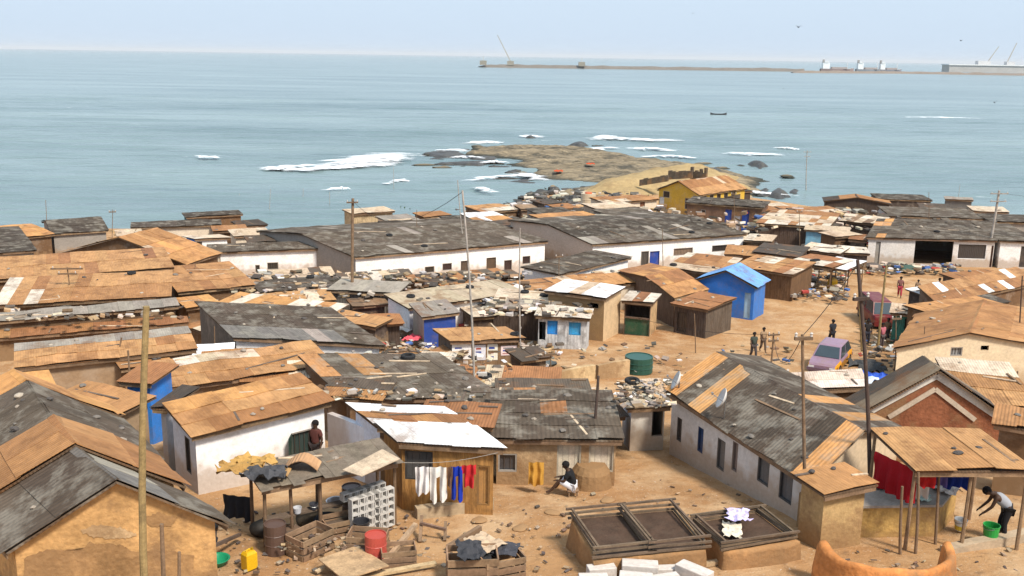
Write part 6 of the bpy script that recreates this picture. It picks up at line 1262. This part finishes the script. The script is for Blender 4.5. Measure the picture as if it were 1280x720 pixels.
strip([(990, 91.0), (1130, 92.0), (1300, 94.8)], 30, 4.5, (.20, .16, .13), 'quay', 'low harbour quay below the ship and the wharf sheds', 'quay', 5)
def hb(px, D0, parts, name, lab, cat):
    c = PZ(px[0], px[1], 0); root = empty(name, c, lab, cat)
    for (nm, dx, dy, z, sx, sy, sz, tint) in parts:
        mb = MB(); mb.box(c + Vector((dx, dy, z)), sx, sy, sz, tint); mb.build(nm, 'far', root)
def ship(x, y, Ls, lab, hull):
    hb((x, y), 0, [('superstructure', -Ls * .35, 0, 7, Ls * .2, 12, 13, (.75, .75, .75)), ('bridge', -Ls * .35, 0, 20.01, Ls * .12, 14, 3.5, (.7, .7, .7)), ('funnel', -Ls * .42, 0, 20.01, 4, 4, 7, (.3, .28, .26)), ('hold', Ls * .05, 0, 7.01, Ls * .45, 12, 4, (.36, .30, .28)), ('mast', Ls * .3, 0, 7.01, 1.2, 1.2, 15, (.6, .6, .6))], 'cargo_ship', lab, 'ship')
    r = [o for o in COL.objects if o.name.startswith('cargo_ship')][-1]
    c = PZ(x, y, 0); mb = MB(); rows = []
    for i in range(9):
        t = i / 8; w_ = 8 * math.sin(math.pi * min(1, .12 + t * 1.1) ) ** .5 if t < .8 else 8 * (1 - (t - .8) / .2 * .95); X = (t - .5) * Ls
        rows.append([c + Vector((X, -w_, 7.0 + (2 if t > .9 else 0))), c + Vector((X, -w_ * .9, -1)), c + Vector((X, w_ * .9, -1)), c + Vector((X, w_, 7.0 + (2 if t > .9 else 0)))])
    mb.grid(rows, hull, 5); mb.poly([rw[0] for rw in rows] + [rw[3] for rw in rows[::-1]], (.3, .28, .27)); mb.build('hull', 'far', r)
ship(1046, 90, 75, 'cargo ship with a white superstructure at the left of the quay', (.25, .18, .17)); ship(1086, 90.6, 60, 'grey cargo ship moored in the middle of the quay', (.22, .24, .27)); ship(1112, 91, 52, 'smaller grey ship moored nearest the wharf sheds', (.2, .2, .23))
hb((1238, 93.0), 0, [('shed_wall', 0, 0, 4, 205, 40, 15, (.40, .38, .36)), ('roof', 0, 0, 19.01, 209, 44, 2.5, (.66, .66, .66)), ('roof_vent', -20, 0, 21.52, 28, 16, 8, (.5, .5, .5)), ('roof_vent', 40, 0, 21.52, 18, 14, 7, (.5, .5, .5))], 'warehouse', 'long grey wharf warehouse at the far right of the harbour', 'warehouse')
def crane(px, h, lean, lab):
    c = PZ(*px, 0); root = empty('crane', c, lab, 'crane'); mb = MB(); mb.box(c + Vector((0, 0, 5)), 14, 10, 9, (.3, .27, .22)); mb.build('cabin', 'far', root)
    mb = MB(); a = c + Vector((0, 0, 13)); b = c + Vector((lean, 0, h))
    for o_ in (-.9, .9): mb.bar(a + Vector((o_, 0, 0)), b + Vector((o_ * .4, 0, 0)), .8, .8, (.4, .36, .3))
    for k in range(14): p, q = a.lerp(b, k / 14), a.lerp(b, (k + 1) / 14); s_ = 1 if k % 2 else -1; mb.bar(p + Vector((s_ * .8, 0, 0)), q + Vector((-s_ * .8, 0, 0)), .5, .5, (.4, .36, .3))
    mb.build('boom', 'far', root)
crane((638, 84.6), 66, -28, 'slender crane with a raised boom on the breakwater'); crane((1228, 92.6), 62, 30, 'faint harbour crane behind the wharf warehouse'); crane((1254, 93.2), 70, 22, 'second faint harbour crane at the right of the warehouse')
for x, y, l in [(604, 84.2, 'small beacon block at the tip of the breakwater'), (727, 85.9, 'small hut halfway along the breakwater')]:
    hb((x, y), 0, [('hut', 0, 0, 5, 14, 10, 9, (.28, .25, .2)), ('lamp_post', 0, 0, 14.01, 1.2, 1.2, 9, (.5, .48, .45))], 'beacon', l, 'beacon')
# ---------------------------------------------------------------- haze: one even box of air
hm = bpy.data.materials.new('haze_air'); hm.use_nodes = True; t = hm.node_tree; t.nodes.clear(); o = t.nodes.new('ShaderNodeOutputMaterial'); v = t.nodes.new('ShaderNodeVolumePrincipled'); v.inputs['Density'].default_value = HAZE; v.inputs['Color'].default_value = (.97, .985, 1, 1); v.inputs['Anisotropy'].default_value = 0
t.links.new(v.outputs[0], o.inputs['Volume'])
mb = MB(); mb.box((0, 30000, -6), 126000, 62000, 126, (1, 1, 1)); hz_ = mb.build('haze', hm, o=Vector((0, 30000, -6))); tag(hz_, 'pale sea haze softening the harbour', None, None, 'stuff')
# ---------------------------------------------------------------- more crowding: low scrap shacks in the gaps
for a in [
 ('low scrap lean-to against the navy shack', (540, 440), (572, 447), (520, 428), RUST + PALE, W_DK, 1.2), ('brown plank hut between the row house and the rag heap', (440, 384), (486, 380), (448, 374), WD + PALE, W_DK, 1.6),
 ('dusty tan shack between the two lean roofs', (560, 366), (630, 360), (570, 354), TAN + PALE, W_BROWN, 1.8), ('grey tin shack facing the slate lean roof', (600, 352), (655, 347), (610, 340), GREY + PALE, W_BROWN, 1.8),
 ('rusty lean-to joined to the white row wall', (700, 356), (768, 350), (708, 345), RUST + PALE, W_BROWN, 1.5), ('pale patched hut in front of the blue door', (762, 352), (830, 346), (770, 338), PALE + RUST, W_BROWN, 1.5),
 ('grey patched lean-to under the long beige roof', (590, 398), (655, 392), (598, 382), LGREY + PALE, W_DK, 1.5), ('dark lean-to propped on the poster kiosk', (650, 452), (690, 446), (652, 436), GREY + WD, W_DK, 1.3),
 ('tan tin lean-to beside the large dark gable', (232, 408), (292, 430), (226, 392), TAN + PALE, W_BROWN, 1.3), ('rusty tin hut above the blue screens', (150, 462), (214, 452), (152, 446), RUST + TAN, W_BROWN, 1.8),
 ('pale strip roof hut beside the low tan roof', (214, 450), (292, 446), (216, 440), PALE + WHITE, W_BROWN, 1.7), ('grey tin hut between the dark gable and orange shack', (320, 446), (420, 448), (322, 436), GREY + TAN, W_BROWN, 1.5),
 ('brown tin shack at the foot of the wide rusty roof', (620, 494), (740, 494), (612, 480), RUST + GREY, W_BROWN, 1.2), ('grey scrap lean-to left of the junk heaped block house', (738, 524), (784, 520), (726, 500), GREY + PALE, W_BROWN, 1.2),
 ('rusty shack wedged against the brick house', (880, 300), (950, 304), (884, 292), PALE + RUST, W_BROWN, 1.8), ('tan scrap shack in front of the second row roof end', (905, 318), (965, 322), (908, 306), TAN + PALE, W_BROWN, 1.7),
 ('pale scrap shack by the sky blue wall corner', (1046, 316), (1088, 318), (1048, 308), PALE + LGREY, W_DK, 1.6), ('dark tin shack behind the tan roadside roof', (1200, 352), (1262, 346), (1204, 340), DARK + TAN, W_DK, 1.9),
 ('orange tin hut in the gap left of the low patchwork roof', (232, 386), (276, 380), (234, 372), ORA, W_BROWN, 1.8), ('grey hut at the left end of the flat roofed white house', (206, 322), (258, 320), (210, 312), GREY + PALE, W_CREAM, 2.0),
 ('pale flat hut in front of the blue walled house', (262, 318), (330, 316), (266, 310), PALE + LGREY, W_CREAM, 1.9) , ('tan hut below the long low beige house', (196, 312), (240, 310), (198, 304), TAN + PALE, W_WHITE, 2.0)]:
    fill(a[0], a[1], a[2], a[3], a[4], {'f': a[5]}, h=a[6], st=4, pl=5, maxW=5)
# thin sticks and aerials standing among the roofs
for k, (b_, t_) in enumerate([((58, 290), (57, 250)), ((140, 330), (141, 262)), ((245, 380), (244, 330)), ((372, 420), (370, 372)), ((520, 330), (521, 262)), ((700, 380), (699, 318)), ((830, 350), (828, 285)), ((1000, 330), (999, 262)), ((1160, 300), (1161, 240)), ((1118, 470), (1120, 395)), ((1150, 480), (1156, 408)), ((918, 300), (917, 240)), ((270, 470), (268, 408)), ((690, 500), (688, 440)), ((870, 440), (868, 392))]):
    pole(b_, t_, .035, BR, 'thin stick aerial rising among the crowded roofs', group='stick aerials among the roofs', bars=[(.96, .6, .3)] if k % 2 else ())
# sagging cables between the poles
def cable(pts, lab, r=.012):
    mb = MB()
    for (a, b) in zip(pts, pts[1:]):
        a, b = Vector(a), Vector(b); pr = a; n = 12; sg = .04 * (b - a).length
        for k in range(1, n + 1):
            p = a.lerp(b, k / n) - Vector((0, 0, sg * 4 * (k / n) * (1 - k / n))); mb.tube(pr, p, r, r, (.03, .03, .03), 4, cap=False); pr = p
    tag(mb.build('power_cable', 'rubber'), lab, 'cable')
def top(px, base):
    b = P(*base); d = ray(*px); return CAM + d * (b.y / d.y)
Tm, Tt, Tn, Tr, Tf = top((1072, 330), (1090, 645)), top((1003, 420), (1009, 655)), top((441, 251), (440, 395)), top((1249, 241), (1232, 332)), top((967, 418), (963, 462))
cable([Tf, Tt, Tm], 'thin black cable slung between the poles over the narrow windows house'); cable([Tr, Tr + Vector((14, -3, .5))], 'thin black cable running from the shop row pole out of the picture'); cable([Tn, top((578, 240), (594, 532))], 'thin black cable from the row house corner pole to the pale pole')
cable([Tf, Tf + Vector((-9, 16, -2))], 'thin black cable from the short lane pole towards the blue shed')

# the dark jumble under and around the front shelter
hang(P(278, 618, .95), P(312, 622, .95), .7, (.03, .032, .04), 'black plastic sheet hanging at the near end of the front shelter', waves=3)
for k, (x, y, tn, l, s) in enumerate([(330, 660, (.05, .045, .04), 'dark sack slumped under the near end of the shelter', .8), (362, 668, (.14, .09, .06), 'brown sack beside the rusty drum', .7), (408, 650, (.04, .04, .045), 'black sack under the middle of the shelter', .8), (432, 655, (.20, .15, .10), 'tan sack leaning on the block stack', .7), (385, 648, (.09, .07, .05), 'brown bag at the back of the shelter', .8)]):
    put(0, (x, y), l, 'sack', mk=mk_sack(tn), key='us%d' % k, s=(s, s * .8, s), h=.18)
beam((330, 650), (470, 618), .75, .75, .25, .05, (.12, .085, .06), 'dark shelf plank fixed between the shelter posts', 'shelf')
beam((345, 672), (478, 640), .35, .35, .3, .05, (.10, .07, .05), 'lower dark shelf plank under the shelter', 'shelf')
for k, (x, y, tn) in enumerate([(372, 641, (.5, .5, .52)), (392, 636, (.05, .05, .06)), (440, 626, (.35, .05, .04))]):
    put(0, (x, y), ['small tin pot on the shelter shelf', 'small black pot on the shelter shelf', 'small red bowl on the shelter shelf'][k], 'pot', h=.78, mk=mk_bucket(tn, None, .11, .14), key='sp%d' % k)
for k, (x, y) in enumerate([(690, 640), (650, 660), (600, 650), (930, 625), (760, 625)]):
    put(0, (x, y), 'low patch of fallen mud lumps on the front yard sand', 'mud lump', mk=mk_sack((.30, .18, .09)), key='ml', s=(.5, .35, .16), group='mud lumps on the front yard')
